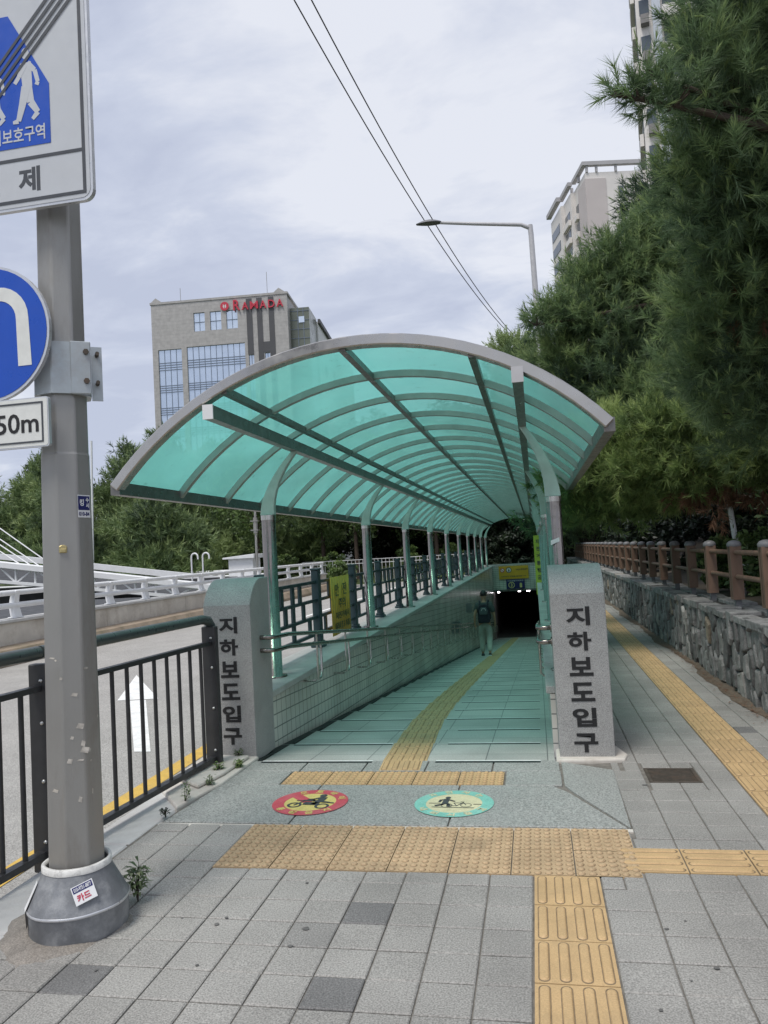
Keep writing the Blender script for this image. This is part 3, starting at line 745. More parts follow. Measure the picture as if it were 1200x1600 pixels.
# ------------------------------------------------------------------ canopy
XC, HALF, SAG, ZAP, TILT = -1.187, 1.714, .783, 2.976, .05
RR = (HALF**2+SAG**2)/(2*SAG); AM = math.asin(HALF/RR)
def arc(a, dr=0.):
    x = XC + (RR+dr)*math.sin(a); return x, ZAP-RR + (RR+dr)*math.cos(a) + TILT*(x-XC)
CAN = thing('entrance_canopy', 'long arched green polycarbonate canopy on steel posts over the ramp', 'canopy', (XC, 5, 0))
def arcbar(b, y, w, r0, r1, a0=-AM, a1=AM, n=28):
    secs = []
    for i in range(n+1):
        a = a0+(a1-a0)*i/n; x0, z0 = arc(a, r0); x1, z1 = arc(a, r1)
        secs.append([(x0, y-w/2, z0), (x0, y+w/2, z0), (x1, y+w/2, z1), (x1, y-w/2, z1)])
    b.sweep(None, secs)
Y0, Y1 = 5.0, 41.2
b = MB(); arcbar(b, Y0, .10, -.052, .022); part('front_rim', b, RIM, CAN, bevel=.008)
ribs = [Y0 + .955*k for k in range(1, 39)]
for y in ribs:
    b = MB(); arcbar(b, y, .055, -.055, -.004); part('rib', b, RIBM, CAN)
edges = [Y0] + ribs
for ya, yb in zip(edges, edges[1:]):
    b = MB(); n = 24; V = []
    for i in range(n+1):
        x, z = arc(-AM + 2*AM*i/n, .006); V += [(x, ya, z), (x, yb, z)]
    b.add(V, [(2*i, 2*i+1, 2*i+3, 2*i+2) for i in range(n)], 0, 0, True)
    part('roof_panel', b, PANEL, CAN, fixn=False)
for a in (-.395, 0., .40):
    x, z = arc(a, -.04); b = MB(); b.bar((x, Y0-.02, z), (x, Y1, z), .048, .05); part('purlin', b, BEAM, CAN)
for sgn in (-1, 1):
    x, z = arc(sgn*AM, -.02); b = MB(); b.bar((x, Y0-.03, z), (x, Y1, z), .07, .09); part('eave_gutter', b, BEAM, CAN)
for bx_, bz in ((-2.15, 2.575), (-.035, 2.63)):
    b = MB(); b.bar((bx_, Y0-.05, bz), (bx_, Y1, bz), .07, .095); bm_ = part('side_beam', b, BEAM, CAN)
    b = MB(); b.box(bx_-.038, Y0-.060, bz-.051, bx_+.038, Y0-.0505, bz+.051); part('end_cap', b, WHITEP if bx_ < -1 else LAMPP, bm_)
PY = [6.9, 11.2, 14.8, 18.4, 22.0, 25.6, 29.2, 32.8, 36.4, 40.0]
for sgn, px, bx_, bz in ((-1, -2.44, -2.15, 2.53), (1, .19, -.035, 2.585)):
    for y in PY:
        b = MB(); b.lathe([(.11, .435), (.11, .45), (.066, .452), (.066, 1.93)], (px, y, 0), 20)
        p = part('post', b, POLISH, CAN)
        b = MB(); b.lathe([(.070, 1.90), (.070, 1.945)], (px, y, 0), 20); part('collar', b, STEEL, p)
        b = MB(); secs = []
        for i in range(9):
            t = i/8; s = t**1.9
            x = px + (bx_-px)*s; z = 1.945 + (bz-1.945)*t; w = .070 - .042*t; dy = .03
            secs.append([(x-w, y-dy, z), (x+w, y-dy, z), (x+w, y+dy, z), (x-w, y+dy, z)])
        b.sweep(None, secs); part('bracket', b, BRACKET, p, bevel=.008, seg=2)
# small paper notice taped to the first right post
b = MB(); b.prism([(-.035, 1.52), (.04, 1.55), (.04, 1.585), (-.035, 1.56)], lambda u, v, w: (.19+u-.01, 6.9-.078+w, v), -.002, .0)
one('paper_scrap', b, WHITEP, 'torn white paper scrap stuck on the front right steel post', 'paper scrap')

# ------------------------------------------------------------------ handrails
def handrail(xp, xw, sgn, label, y_end):
    t = thing('handrail', label, 'handrail', (xp, 6, 0), 'stainless handrails along the ramp')
    for dz, y_s in ((0, 5.80), (-.105, 5.78)):
        z0 = .91+dz
        pts = [(xw, 5.92, z0), (xp+sgn*.03, 5.89, z0), (xp, 5.92, z0), (xp, 6.3, z0-.02)] + [(xp, 6.3+i*(y_end-6.3)/8, z0-.02-.098*i*(y_end-6.3)/8) for i in range(1, 9)]
        b = MB(); b.tube(pts, .019, 10); part('pipe', b, POLISH, t)
        b = MB(); b.tube([(xw, 5.92, z0), (xw+(xp-xw)*.12, 5.92, z0)], .035, 12); part('flange', b, POLISH, t)
    for k in range(30):
        y = 7.15 + 1.12*k
        if y > y_end: break
        z = .89 - .098*(y-6.3)
        b = MB(); b.tube([(xp, y, z), (xp, y, z-.43), (xp+(xw-xp)*.2, y, z-.46), (xw, y, z-.46)], .011, 8)
        b.tube([(xp, y+.13, z-.115), (xp, y+.13, z-.38), (xp, y+.09, z-.44), (xp, y, z-.44)], .011, 8)
        part('bracket', b, STEEL, t)
handrail(-2.10, XL+.003, -1, 'double stainless handrail along the left tiled wall from the left pillar', 40.5)
handrail(-.01, .092, 1, 'double stainless handrail along the right wall from the right pillar', 40.5)

# ------------------------------------------------------------------ teal fence on the left coping, with banner
def teal_fence():
    x = -2.63; t = thing('roadside_fence', 'teal steel fence of rails and slats on the left coping along the road', 'fence', (x, 7, .43))
    ys = [7.15 + 1.9*k for k in range(18)]; far_ = MB()
    for y in ys:
        b = MB(); b.bar((x, y, .437), (x, y, 1.36), .09, .12); b.box(x-.055, y-.07, 1.36, x+.055, y+.07, 1.385)
        b.box(x-.075, y-.1, .437, x+.075, y+.1, .475); b.box(x-.06, y-.08, .475, x+.06, y+.08, .51)
        part('post', b, TEALFENCE, t, bevel=.006)
    for ya, yb in zip(ys, ys[1:]):
        for z in (.60, .80, 1.0, 1.22):
            b = MB(); b.bar((x, ya+.06, z), (x, yb-.06, z), .04, .035); part('rail', b, TEALFENCE, t)
        near = ya < 29
        for f, lo, hi in ((.18, .62, .78), (.36, .82, .98), (.5, .62, 1.2), (.64, 1.02, 1.2), (.82, .62, .78), (.3, 1.02, 1.2), (.7, .82, .98)):
            y = ya + (yb-ya)*f; b = MB() if near else far_
            b.box(x-.012, y-.045, lo, x+.012, y+.045, hi)
            if near: part('slat', b, TEALFENCE, t)
    o = part('slat', far_, TEALFENCE, t); o['kind'] = 'stuff'
teal_fence()
t = thing('yellow_banner', 'faded yellow notice banner tied to the teal fence', 'banner', (-2.57, 10, .48))
b = MB(); n = 10
for k in range(n):
    y0, y1 = 9.5+k*.1, 9.6+k*.1
    w0, w1 = [.012*math.sin(q*6) for q in (y0, y1)]
    b.add([(-2.575+w0, y0, .50), (-2.575+w1, y1, .50), (-2.575+w1*.3, y1, 1.25), (-2.575+w0*.3, y0, 1.25)], [(0, 1, 2, 3)], 0, 0, True)
o = part('cloth', b, YBAN, t, fixn=False); s_ = o.modifiers.new('thickness', 'SOLIDIFY'); s_.thickness = .004; s_.offset = -1
b = MB(); R_, U_ = (0, 1, 0), (0, 0, 1)
for ch, y, z, w, h in (('안', 9.75, 1.08, .2, .16), ('전', 10.15, 1.08, .2, .16), ('주의', 10.0, .9, .35, .13), ('자전거에서', 10.0, .745, .7, .09), ('내려서 끌고 가세요', 10.0, .61, .8, .10)):
    text(b, ch, (-2.556, y, z), R_, U_, w=w, h=h, bold=.01, th=.004)
part('lettering', b, mat('faded_banner_ink', (.10, .10, .04), .6), t, fixn=False)

# ------------------------------------------------------------------ dark railing beside the road
def rail_x(y): return -2.60 + (y-3.67)*.0885
t = thing('guard_railing', 'charcoal steel railing with round top rail beside the left pillar', 'railing', (-2.5, 4.5, 0))
for y in (1.87, 3.67, 5.47):
    x = rail_x(y); b = MB(); b.box(x-.055, y-.03, -.02, x+.055, y+.03, 1.055)
    p = part('post', b, RAILDK, t, bevel=.006)
    for z in (.14, .45, .75, .97):
        b = MB(); b.lathe([(.0, -.006), (.011, -.006), (.011, 0), (.007, .006), (0, .007)], (0, 0, 0), 8, caps=False)
        b.v = [(x+.02+v[0], y-.032-v[2], z+v[1]) for v in b.v]; part('bolt', b, BOLT, p)
for ya, yb in ((-.2, 1.87), (1.87, 3.67), (3.67, 5.47)):
    xa, xb = rail_x(ya), rail_x(yb)
    end = [(xb, yb, 1.10)] if yb < 5 else [(rail_x(5.36), 5.36, 1.115), (rail_x(5.45), 5.45, 1.10), (rail_x(5.49), 5.49, 1.06), (rail_x(5.495), 5.495, .98)]
    b = MB(); b.tube([(xa, ya, 1.115)] + ([(xb, yb-.02, 1.115)] if yb < 5 else end), .035, 14); part('top_rail', b, RAILTOP, t)
    b = MB(); b.bar((xa, ya+.03, .93), (xb, yb-.03, .93), .045, .03); part('middle_rail', b, RAILDK, t)
    b = MB(); b.bar((xa, ya+.03, .075), (xb, yb-.03, .075), .05, .035); part('bottom_rail', b, RAILDK, t)
    if yb > 2:
        for k in range(1, 12):
            y = ya+(yb-ya)*k/12; x = rail_x(y)
            b = MB(); b.tube([(x, y, .09), (x, y, .92)], .0135, 8); part('baluster', b, RAILDK, t)

# ------------------------------------------------------------------ sign pole
PX, PYY = -2.05, 3.10
t = thing('sign_pole', 'grey octagonal steel sign pole with a casing at its foot', 'pole', (PX, PYY, 0))
b = MB()
zz = [0.05, 1.3, 2.05, 2.06, 3.2, 4.7]; rr_ = [.123, .114, .108, .105, .099, .089]
b.tube([(PX+.006*z, PYY, z) for z in zz], rr_, 8, rot=rad(12), smooth=False); part('shaft', b, GALV, t, bevel=.008, seg=2)
b = MB(); b.lathe([(.198, 0), (.204, .02), (.205, .105), (.210, .115), (.205, .125), (.182, .17), (.158, .22), (.141, .255), (.137, .282), (.129, .282), (.129, .24)], (PX+.012, PYY-.01, .0), 40, 0, .012, caps=False)
casing = part('base_casing', b, RUBBERG, t)
b = MB(); b.lathe([(.1425, .262), (.1425, .286), (.130, .290), (.127, .274)], (PX+.012, PYY-.01, 0), 40, 0, .016, caps=False)
part('white_rim', b, mat('chipped_white_rim', (.62, .62, .6), .6, 0, .15, 20, bump=.2, stain=.7, stcol=(.25, .25, .25), stscale=25), casing)
b = MB(); b.lathe([(.2075, .110), (.2125, .116), (.2075, .122)], (PX+.012, PYY-.01, 0), 40, 0, .012, caps=False)
part('seam', b, ALU, casing)
b = MB()
V = []
for a in (200, 212, 224):
    for r, z in ((.208, .03), (.213, .118), (.162, .225)):
        V.append((PX+.012+r*math.cos(rad(a))*1.012, PYY-.01+r*math.sin(rad(a))*1.012, z))
b.add(V, [(0, 3, 4, 1), (1, 4, 5, 2), (3, 6, 7, 4), (4, 7, 8, 5)]); part('peeling_paint', b, WHITEP, casing, fixn=False)
# advertising sticker on the casing
def cone_pt(a, s):   # a in degrees round, s 0..1 up the cone face
    r = (.205+(.146-.205)*s)*1.0; z = .125+(.25-.125)*s
    r += .006; return Vector((PX+.012+r*math.cos(rad(a)), PYY-.01+r*math.sin(rad(a)), z))
cc = cone_pt(-50, .62); rt = (cone_pt(-40, .62)-cone_pt(-60, .62)).normalized(); upv = (cone_pt(-50, .9)-cone_pt(-50, .3)).normalized(); nn = rt.cross(upv)
tw = rad(14); rt2 = rt*math.cos(tw)+upv*math.sin(tw); up2 = upv*math.cos(tw)-rt*math.sin(tw)
def sq(b, c, w, h, th=.0006): 
    V = [c+rt2*(x*w/2)+up2*(y*h/2)+nn*th for x, y in ((-1, -1), (1, -1), (1, 1), (-1, 1))]; b.add(V, [(0, 1, 2, 3)])
b = MB(); sq(b, cc, .088, .075, .006); st = part('sticker', b, WHITEP, t, 'white advertising sticker with red and navy writing', fixn=False)
b = MB(); sq(b, cc+up2*.022, .080, .024, .0068); part('navy_band', b, SIGNN, st, fixn=False)
b = MB(); text(b, '010-9751-0877', cc+up2*.022+nn*.0076, rt2, up2, w=.07, h=.016, bold=.02, th=.0006); part('phone_number', b, WHITEP, st, fixn=False)
b = MB(); text(b, '카드', cc-up2*.013-rt2*.005+nn*.0076, rt2, up2, w=.055, h=.03, bold=.03, th=.0006); part('lettering', b, SIGNR, st, fixn=False)
# small sticker high on the shaft, faces turned toward the camera on the right flank
def flank(z, u, off=.002):   # the octagon face seen at the right
    r = .1135-.006*(z-1.3)/.75
    a = rad(-10.5); n = Vector((math.cos(a), math.sin(a), 0)); tt = Vector((-n.y, n.x, 0))
    return Vector((PX+.006*z, PYY, z)) + n*(r*.924+off) + tt*u, tt, n
c0, tt, nn2 = flank(1.82, -.006)
def sqf(b, c, w, h, off):
    b.add([c+tt*(x*w/2)+Vector((0, 0, y*h/2))+nn2*off for x, y in ((-1, -1), (1, -1), (1, 1), (-1, 1))], [(0, 1, 2, 3)])
b = MB(); sqf(b, c0, .075, .10, .0); st = part('sticker', b, WHITEP, t, 'small navy and white sticker', fixn=False)
b = MB(); sqf(b, c0+Vector((0, 0, .014)), .069, .062, .0008); part('navy_panel', b, SIGNN, st, fixn=False)
b = MB(); text(b, '킹', c0-tt*.014+Vector((0, 0, .016))+nn2*.0015, tt, (0, 0, 1), h=.03, bold=.03, th=.0006); text(b, '수', c0+tt*.02+Vector((0, 0, .028))+nn2*.0015, tt, (0, 0, 1), h=.02, bold=.03, th=.0006); text(b, '시', c0+tt*.02+Vector((0, 0, .004))+nn2*.0015, tt, (0, 0, 1), h=.02, bold=.03, th=.0006)
part('lettering', b, WHITEP, st, fixn=False)
b = MB(); text(b, '010-84', c0-Vector((0, 0, .034))+nn2*.0012, tt, (0, 0, 1), w=.062, h=.018, bold=.02, th=.0006); part('phone_number', b, SIGNN, st, fixn=False)
# torn paper remains and a small brass tag on the shaft front
OLDPAPER = mat('old_paper', (.48, .45, .4), .8, var=.3, scale=40); rnd = random.Random(5)
for k in range(17):
    z = rnd.choice((.55, .62, .7, .78, .85, .9, 1.0, 1.1, 1.18)) + rnd.uniform(-.03, .03); u = rnd.uniform(-.045, .045); a = rad(rnd.choice((-55.5, -55.5, -100.5, -10.5)))
    n = Vector((math.cos(a), math.sin(a), 0)); tt3 = Vector((-n.y, n.x, 0)); r = (.1235-.0072*z)*.924
    c = Vector((PX+.006*z, PYY, z)) + n*(r+.0012) + tt3*u
    w, h = rnd.uniform(.004, .02), rnd.uniform(.006, .024)
    b = MB(); b.add([c+tt3*(-w), c+tt3*(w*.6)+Vector((0, 0, -h*.4)), c+tt3*w+Vector((0, 0, h*.7)), c+tt3*(-w*.4)+Vector((0, 0, h))], [(0, 1, 2, 3)]); part('paper_remnant', b, OLDPAPER, t, fixn=False)
a_ = rad(-55.5); n_ = Vector((math.cos(a_), math.sin(a_), 0)); t_ = Vector((-n_.y, n_.x, 0)); c0 = Vector((PX+.01, PYY, 1.63)) + n_*.1045 - t_*.022
b = MB(); b.prism([(-.016, -.012), (.016, -.012), (.016, .016), (.006, .022), (-.006, .022), (-.016, .016)], lambda u, v, w: c0+t_*u+Vector((0, 0, v))+n_*w, -.004, .004)
b.prism([(-.012, -.010), (.012, -.010), (.012, .006), (-.012, .006)], lambda u, v, w: c0+t_*u+Vector((0, 0, v))+n_*w, .004, .008)
part('brass_tag', b, mat('brass', (.6, .5, .25), .4, .8), t, bevel=.002)
# clamp with bracket arm for the blue disc sign
cl = MB(); cl.tube([(PX+.013, PYY, 2.315), (PX+.013, PYY, 2.545)], [.128, .126], 8, rot=rad(12), smooth=False)
cl.prism([(.03, 2.312), (.115, 2.312), (.115, 2.548), (.03, 2.548)], lambda u, v, w: (PX+.013+u*math.cos(rad(34.5))+.118*math.cos(rad(-55.5))+w*math.cos(rad(-55.5)), PYY+u*math.sin(rad(34.5))+.118*math.sin(rad(-55.5))+w*math.sin(rad(-55.5)), v), -.006, .006)
clp = part('clamp', cl, GALV2, t, bevel=.004)
Fc = lambda u, v, w: (PX+.013+u*math.cos(rad(34.5))+w*math.cos(rad(-55.5)), PYY+u*math.sin(rad(34.5))+w*math.sin(rad(-55.5)), v)
b = MB(); b.prism([(.119, 2.295), (.165, 2.295), (.165, 2.54), (.119, 2.54)], Fc, .055, .066); part('flange', b, GALV2, clp)
for z in (2.37, 2.50):
    b = MB(); b.tube([Fc(.143, z, .05), Fc(.143, z, .11)], .009, 8); part('bolt', b, RUST, clp)
    b = MB(); b.tube([Fc(.095, z, .12), Fc(.095, z, .136)], .013, 6); part('bolt', b, RUST, clp)
b = MB(); b.tube([(PX-.08, PYY-.05, 2.43), (PX-.20, PYY-.10, 2.44), (PX-.30, PYY-.12, 2.44)], .032, 10); part('bracket_arm', b, GALV2, clp)
b = MB(); b.tube([(PX-.4, PYY-.03, 3.22), (PX+.1, PYY-.03, 3.22)], .03, 10); part('bracket_arm', b, GALV, t)
b = MB(); b.tube([(PX-.4, PYY-.03, 3.75), (PX+.2, PYY-.03, 3.75)], .03, 10); part('bracket_arm', b, GALV, t)
# mound of mortar round the foot
b = MB(); b.lathe([(.29, -.03), (.27, -.004), (.245, .008), (.22, .014), (.19, .016)], (PX-.05, PYY-.04, 0), 36, 0, .09)
one('mortar_mound', b, mat('brown_mortar', (.24, .22, .195), .95, 0, .25, 8, bump=.6, bscale=30, speck=.3, stain=.5, stcol=(.1, .08, .06), stscale=4), 'rough brown mortar patch round the foot of the sign pole', 'mortar mound')

# large end-of-zone sign (white panel with blue pentagon and two walking children)
def rounded(x0, z0, x1, z1, r, n=5):
    P = []
    for cx, cz, a0 in ((x1-r, z0+r, -90), (x1-r, z1-r, 0), (x0+r, z1-r, 90), (x0+r, z0+r, 180)):
        P += [(cx+r*math.cos(rad(a0+90*i/n)), cz+r*math.sin(rad(a0+90*i/n))) for i in range(n+1)]
    return P
SY = 2.92
fx = lambda u, v, w: (u, SY+w, v)
X1s, Z0s = -1.745, 3.115; X0s, Z1s = X1s-.80, Z0s+1.04
t = thing('zone_end_sign', 'white road sign with a blue pentagon of walking children crossed by grey lines', 'road sign', ((X0s+X1s)/2, SY, Z0s))
b = MB(); b.prism(rounded(X0s, Z0s, X1s, Z1s, .045), fx, 0, .022); part('panel', b, ALU, t)
b = MB(); b.prism(rounded(X0s+.012, Z0s+.012, X1s-.012, Z1s-.012, .04), fx, -.002, -.0005); part('face', b, SIGNW, t)
b = MB(); q = .030; w_ = .014; zs = Z0s+.215
b.box(X0s+q, SY-.004, Z0s+q, X1s-q, SY-.0025, Z0s+q+w_); b.box(X0s+q, SY-.004, Z1s-q-w_, X1s-q, SY-.0025, Z1s-q)
for x in (X0s+q, X1s-q-w_): b.box(x, SY-.0042, Z0s+q+.004, x+w_, SY-.0027, Z1s-q)
b.box(X0s+q+w_, SY-.004, zs, X1s-q-w_, SY-.0025, zs+w_)
part('border', b, SIGNK, t)
xm = (X0s+X1s)/2
b = MB(); b.prism([(xm-.21, zs+.06), (xm+.21, zs+.06), (xm+.21, zs+.325), (xm+.02, zs+.66), (xm-.02, zs+.66), (xm-.21, zs+.325)], fx, -.004, -.0025)
part('blue_pentagon', b, SIGNB, t)
def child_figure(b, cx, cz, s):
    lay = [0.]
    def blob(pts, w): 
        for (p, r0), (q, r1) in zip(zip(pts, w), list(zip(pts, w))[1:]):
            p = Vector((cx+p[0]*s, 0, cz+p[1]*s)); q_ = Vector((cx+q[0]*s, 0, cz+q[1]*s)); d = (q_-p).normalized(); nn = Vector((-d.z, 0, d.x))
            V = [p-nn*r0*s, q_-nn*r1*s, q_+nn*r1*s, p+nn*r0*s]; lay[0] += .00012; b.prism([(v.x, v.z) for v in V], fx, -.0045-lay[0], -.0042)
    b.prism([(cx+.055*s*math.cos(a*math.pi/8), cz+.9*s+.075*s*math.sin(a*math.pi/8)) for a in range(16)], fx, -.0045, -.0042)
    blob([(0, .78), (.02, .45)], (.08, .07)); blob([(.02, .76), (.13, .66), (.17, .5), (.15, .46)], (.05, .03, .028, .03)); blob([(-.02, .76), (-.1, .6), (-.16, .52)], (.05, .03, .028))
    blob([(.02, .46), (.06, .25), (.16, .1), (.08, .02)], (.065, .05, .035, .025)); blob([(.0, .46), (-.06, .22), (-.12, .02), (-.2, .01)], (.065, .05, .035, .02))
b = MB(); child_figure(b, xm+.10, zs+.17, .34); part('child_symbol', b, SIGNW, t, fixn=False); b = MB(); child_figure(b, xm-.06, zs+.17, .30); part('child_symbol', b, SIGNW, t, fixn=False)
b = MB(); text(b, '어린이보호구역', (xm, SY-.0045, zs+.115), (1, 0, 0), (0, 0, 1), w=.37, h=.07, bold=.015, th=.002); part('lettering', b, SIGNW, t, fixn=False)
b = MB(); text(b, '제', (-2.045, SY-.0025, Z0s+.128), (1, 0, 0), (0, 0, 1), w=.105, h=.11, bold=.03, th=.0008); text(b, '해', (2*xm+2.045, SY-.0025, Z0s+.128), (1, 0, 0), (0, 0, 1), w=.105, h=.11, bold=.012, th=.0008); 
o = part('lettering', b, SIGNK, t, fixn=False)
b = MB()
for k in range(4):
    o_ = (k-1.5)*.042
    b.bar((X0s+.06+o_*.7, SY-.0078, zs+.05-o_*.7), (X1s-.06+o_*.7, SY-.0078, Z1s-.06-o_*.7), .003, .012, up=(0, 1, 0)) if False else None
    p = Vector((X0s+.05+o_, SY-.0075, zs+.03)); q_ = Vector((X1s-.05+o_*.2, SY-.0075, Z1s-.045-o_*.9)); d = (q_-p).normalized(); nn = Vector((-d.z, 0, d.x))*.0065
    V = [p-nn, q_-nn, q_+nn, p+nn]; b.prism([(v.x, v.z) for v in V], fx, -.0066, -.0060)
part('cancel_lines', b, SIGNK, t, fixn=False)

# blue disc sign with a white turn-back arrow
CX2, CZ2, R2 = -2.283, 2.588, .302
SY2 = 2.93
t = thing('turn_sign', 'round blue road sign with a white turn-back arrow on the sign pole', 'road sign', (CX2, SY2, CZ2-R2))
fy = lambda u, v, w: (u, SY2+w, v)
circ = lambda r, n=48: [(CX2+r*math.cos(2*math.pi*i/n), CZ2+r*math.sin(2*math.pi*i/n)) for i in range(n)]
b = MB(); b.prism(circ(R2), fy, 0, .02); part('panel', b, ALU, t)
b = MB(); b.prism(circ(R2-.012), fy, -.002, -.0005); part('face', b, SIGNB, t)
b = MB(); n = 14
for i in range(n):
    a0, a1 = math.pi*i/n, math.pi*(i+1)/n
    P = [(CX2+.06+r*math.cos(a), CZ2+.055+r*math.sin(a)) for a, r in ((a0, .145), (a1, .145), (a1, .085), (a0, .085))]
    b.prism(P, fy, -.004, -.0025)
b.prism([(CX2+.145, CZ2+.055), (CX2+.205, CZ2+.055), (CX2+.215, CZ2-.155), (CX2+.15, CZ2-.155)], fy, -.004, -.0025)
b.prism([(CX2-.085, CZ2+.055), (CX2-.025, CZ2+.055), (CX2-.025, CZ2-.04), (CX2+.02, CZ2-.04), (CX2-.055, CZ2-.16), (CX2-.13, CZ2-.04), (CX2-.085, CZ2-.04)], fy, -.004, -.0025)
part('arrow', b, SIGNW2, t)
# distance plate
SY3 = 2.925
t = thing('distance_plate', 'small white plate reading 50m under the blue round sign', 'road sign', (-2.2, SY3, 2.07))
fz = lambda u, v, w: (u, SY3+w, v)
b = MB(); b.prism(rounded(-2.46, 2.075, -1.995, 2.29, .012), fz, 0, .018); part('panel', b, ALU, t)
b = MB(); b.prism(rounded(-2.455, 2.08, -2.0, 2.285, .012), fz, -.0015, -.0005); part('face', b, SIGNW2, t)
b = MB()
b.box(-2.44, SY3-.004, 2.095, -2.02, SY3-.0018, 2.102); b.box(-2.44, SY3-.004, 2.263, -2.02, SY3-.0018, 2.27)
for x in (-2.44, -2.027): b.box(x, SY3-.0042, 2.102, x+.007, SY3-.002, 2.263)
part('border', b, SIGNK, t)
b = MB(); text(b, '50m', (-2.145, SY3-.0025, 2.182), (1, 0, 0), (0, 0, 1), w=.205, h=.085, bold=.012, th=.002); part('lettering', b, INK, t, fixn=False)

# ------------------------------------------------------------------ stone wall and timber fence on the right
def xw(y): return 1.905 - .0095*y
def clip(poly, a, b, c):
    out = []
    for i in range(len(poly)):
        p, q = poly[i], poly[(i+1) % len(poly)]
        dp, dq = a*p[0]+b*p[1]-c, a*q[0]+b*q[1]-c
        if dp <= 0: out.append(p)
        if (dp < 0 < dq) or (dq < 0 < dp):
            t = dp/(dp-dq); out.append((p[0]+(q[0]-p[0])*t, p[1]+(q[1]-p[1])*t))
    return out
WY0, WY1, WH = 1.5, 38.0, .76
def stone_wall():
    t = thing('stone_wall', 'low retaining wall of upright grey rubble stones beside the right pavement', 'stone wall', (1.9, 6, 0))
    b = MB()
    b.add([(xw(WY0)+.03, WY0, -.1), (xw(WY1)+.03, WY1, -.1), (xw(WY1)+.03, WY1, WH-.02), (xw(WY0)+.03, WY0, WH-.02)], [(0, 1, 2, 3)])
    b.add([(xw(WY0)+.03, WY0, WH-.02), (xw(WY1)+.03, WY1, WH-.02), (xw(WY1)+.5, WY1, WH-.02), (xw(WY0)+.5, WY0, WH-.02)], [(0, 1, 2, 3)])
    part('mortar_core', b, mat('dark_wall_mortar', (.035, .034, .032), .95, 0, .3, 10, bump=.3), t)
    rr = random.Random(3); dy, dz = .125, .24
    ny = int((WY1-WY0)/dy)+1; nz = 4
    S = {}
    for i in range(-1, ny+1):
        for j in range(-1, nz):
            S[i, j] = ((i+.5+rr.uniform(-.38, .38)), (j+.45*(i % 2)+.3+rr.uniform(-.36, .36)), rr.uniform(-.12, .12))
    b = MB()
    for i in range(0, ny):
        for j in range(-1, nz):
            s0 = S[i, j]; poly = [(s0[0]-2, -.02), (s0[0]+2, -.02), (s0[0]+2, WH/dz), (s0[0]-2, WH/dz)]
            if s0[1] < -.3 or s0[1] > WH/dz+.4: continue
            for di in (-2, -1, 0, 1, 2):
                for dj in (-2, -1, 0, 1, 2):
                    if (di or dj) and (i+di, j+dj) in S:
                        s1 = S[i+di, j+dj]; a, c = s1[0]-s0[0], s1[1]-s0[1]
                        poly = clip(poly, a, c, (s1[0]**2+s1[1]**2-s0[0]**2-s0[1]**2)/2 - .0)
                        if not poly: break
            if len(poly) < 3: continue
            P = np.array([(WY0+u*dy, v*dz) for u, v in poly]); c = P.mean(0)
            if np.ptp(P[:, 0]) < .03 or np.ptp(P[:, 1]) < .04: continue
            d0 = rr.uniform(.025, .06); tone = min(1, max(0.01, rr.gauss(.45, .24)))
            tu, tv = rr.uniform(-.12, .12), rr.uniform(-.06, .06)
            rings = []
            nrm = lambda sh: [c + (p-c)*(1-sh/max(.04, np.linalg.norm(p-c))) for p in P]
            for sh, d in ((.008, -.02), (.011, d0*.55), (.020, d0*.9), (.034, d0)):
                ring_ = []
                for p in nrm(sh):
                    dd = d + (tu*(p[0]-c[0]) + tv*(p[1]-c[1]) + rr.uniform(-.004, .004) if d > 0 else 0)
                    ring_.append((xw(p[0])+.03-dd, p[0], max(-.02, p[1])))
                rings.append(ring_)
            n = len(P); V = [p for r in rings for p in r]
            F = [(k*n+q, k*n+(q+1) % n, k*n+n+(q+1) % n, k*n+n+q) for k in range(3) for q in range(n)] + [tuple(range(3*n, 4*n))]
            b.add(V, F, 0, tone)
    part('stone_facing', b, STONE, t)
    b = MB(); y = WY0
    while y < WY1:
        L = rr.uniform(.25, .55); x = xw(y)-.04
        for (u0, u1) in ((0, rr.uniform(.2, .3)), (.3, .55)):
            z = WH-.01+rr.uniform(0, .03); P = [(x+u0+rr.uniform(0, .03), y+.006), (x+u1-.006, y+.006+rr.uniform(0, .02)), (x+u1-.006, y+L-.006), (x+u0+rr.uniform(0, .03), y+L-.01)]
            b.prism(P, lambda u, v, w: (u, v, w), WH-.07, z, 0, min(1, max(.01, rr.gauss(.72, .12))))
        y += L
    part('cap_stones', b, STONE, t, bevel=.008, seg=2)
stone_wall()
# bank behind the wall
mb = MB(); xs = [2.15, 3.0, 5, 9, 16, 40]; zs = [.70, .78, 1.1, 1.9, 3.0, 5.0]; ysr = [-5 + 3*i for i in range(26)]
V = [(x, y, z + (.12*math.sin(y*1.3+x*2) if x > 2.5 else 0)) for y in ysr for x, z in zip(xs, zs)]
nx = len(xs); mb.add(V, [(j*nx+i, j*nx+i+1, (j+1)*nx+i+1, (j+1)*nx+i) for j in range(len(ysr)-1) for i in range(nx-1)], 0, 0, True)
struct('planted_bank', mb, SOIL)
mb = MB(); y = 2.0; rr = random.Random(9); V = []
while y < 30:
    V.append((xw(y)-.09-.035*math.sin(y*1.7)-.02*math.sin(y*4.3+1)-rr.uniform(0, .03), y, .004)); V.append((xw(y)+.02, y, .02)); y += .17
mb.add(V, [(2*i, 2*i+1, 2*i+3, 2*i+2) for i in range(len(V)//2-1)])
struct('soil_strip', mb, mat('litter_soil', (.11, .085, .062), .95, 0, .35, 25, bump=.6, bscale=60, speck=.4))
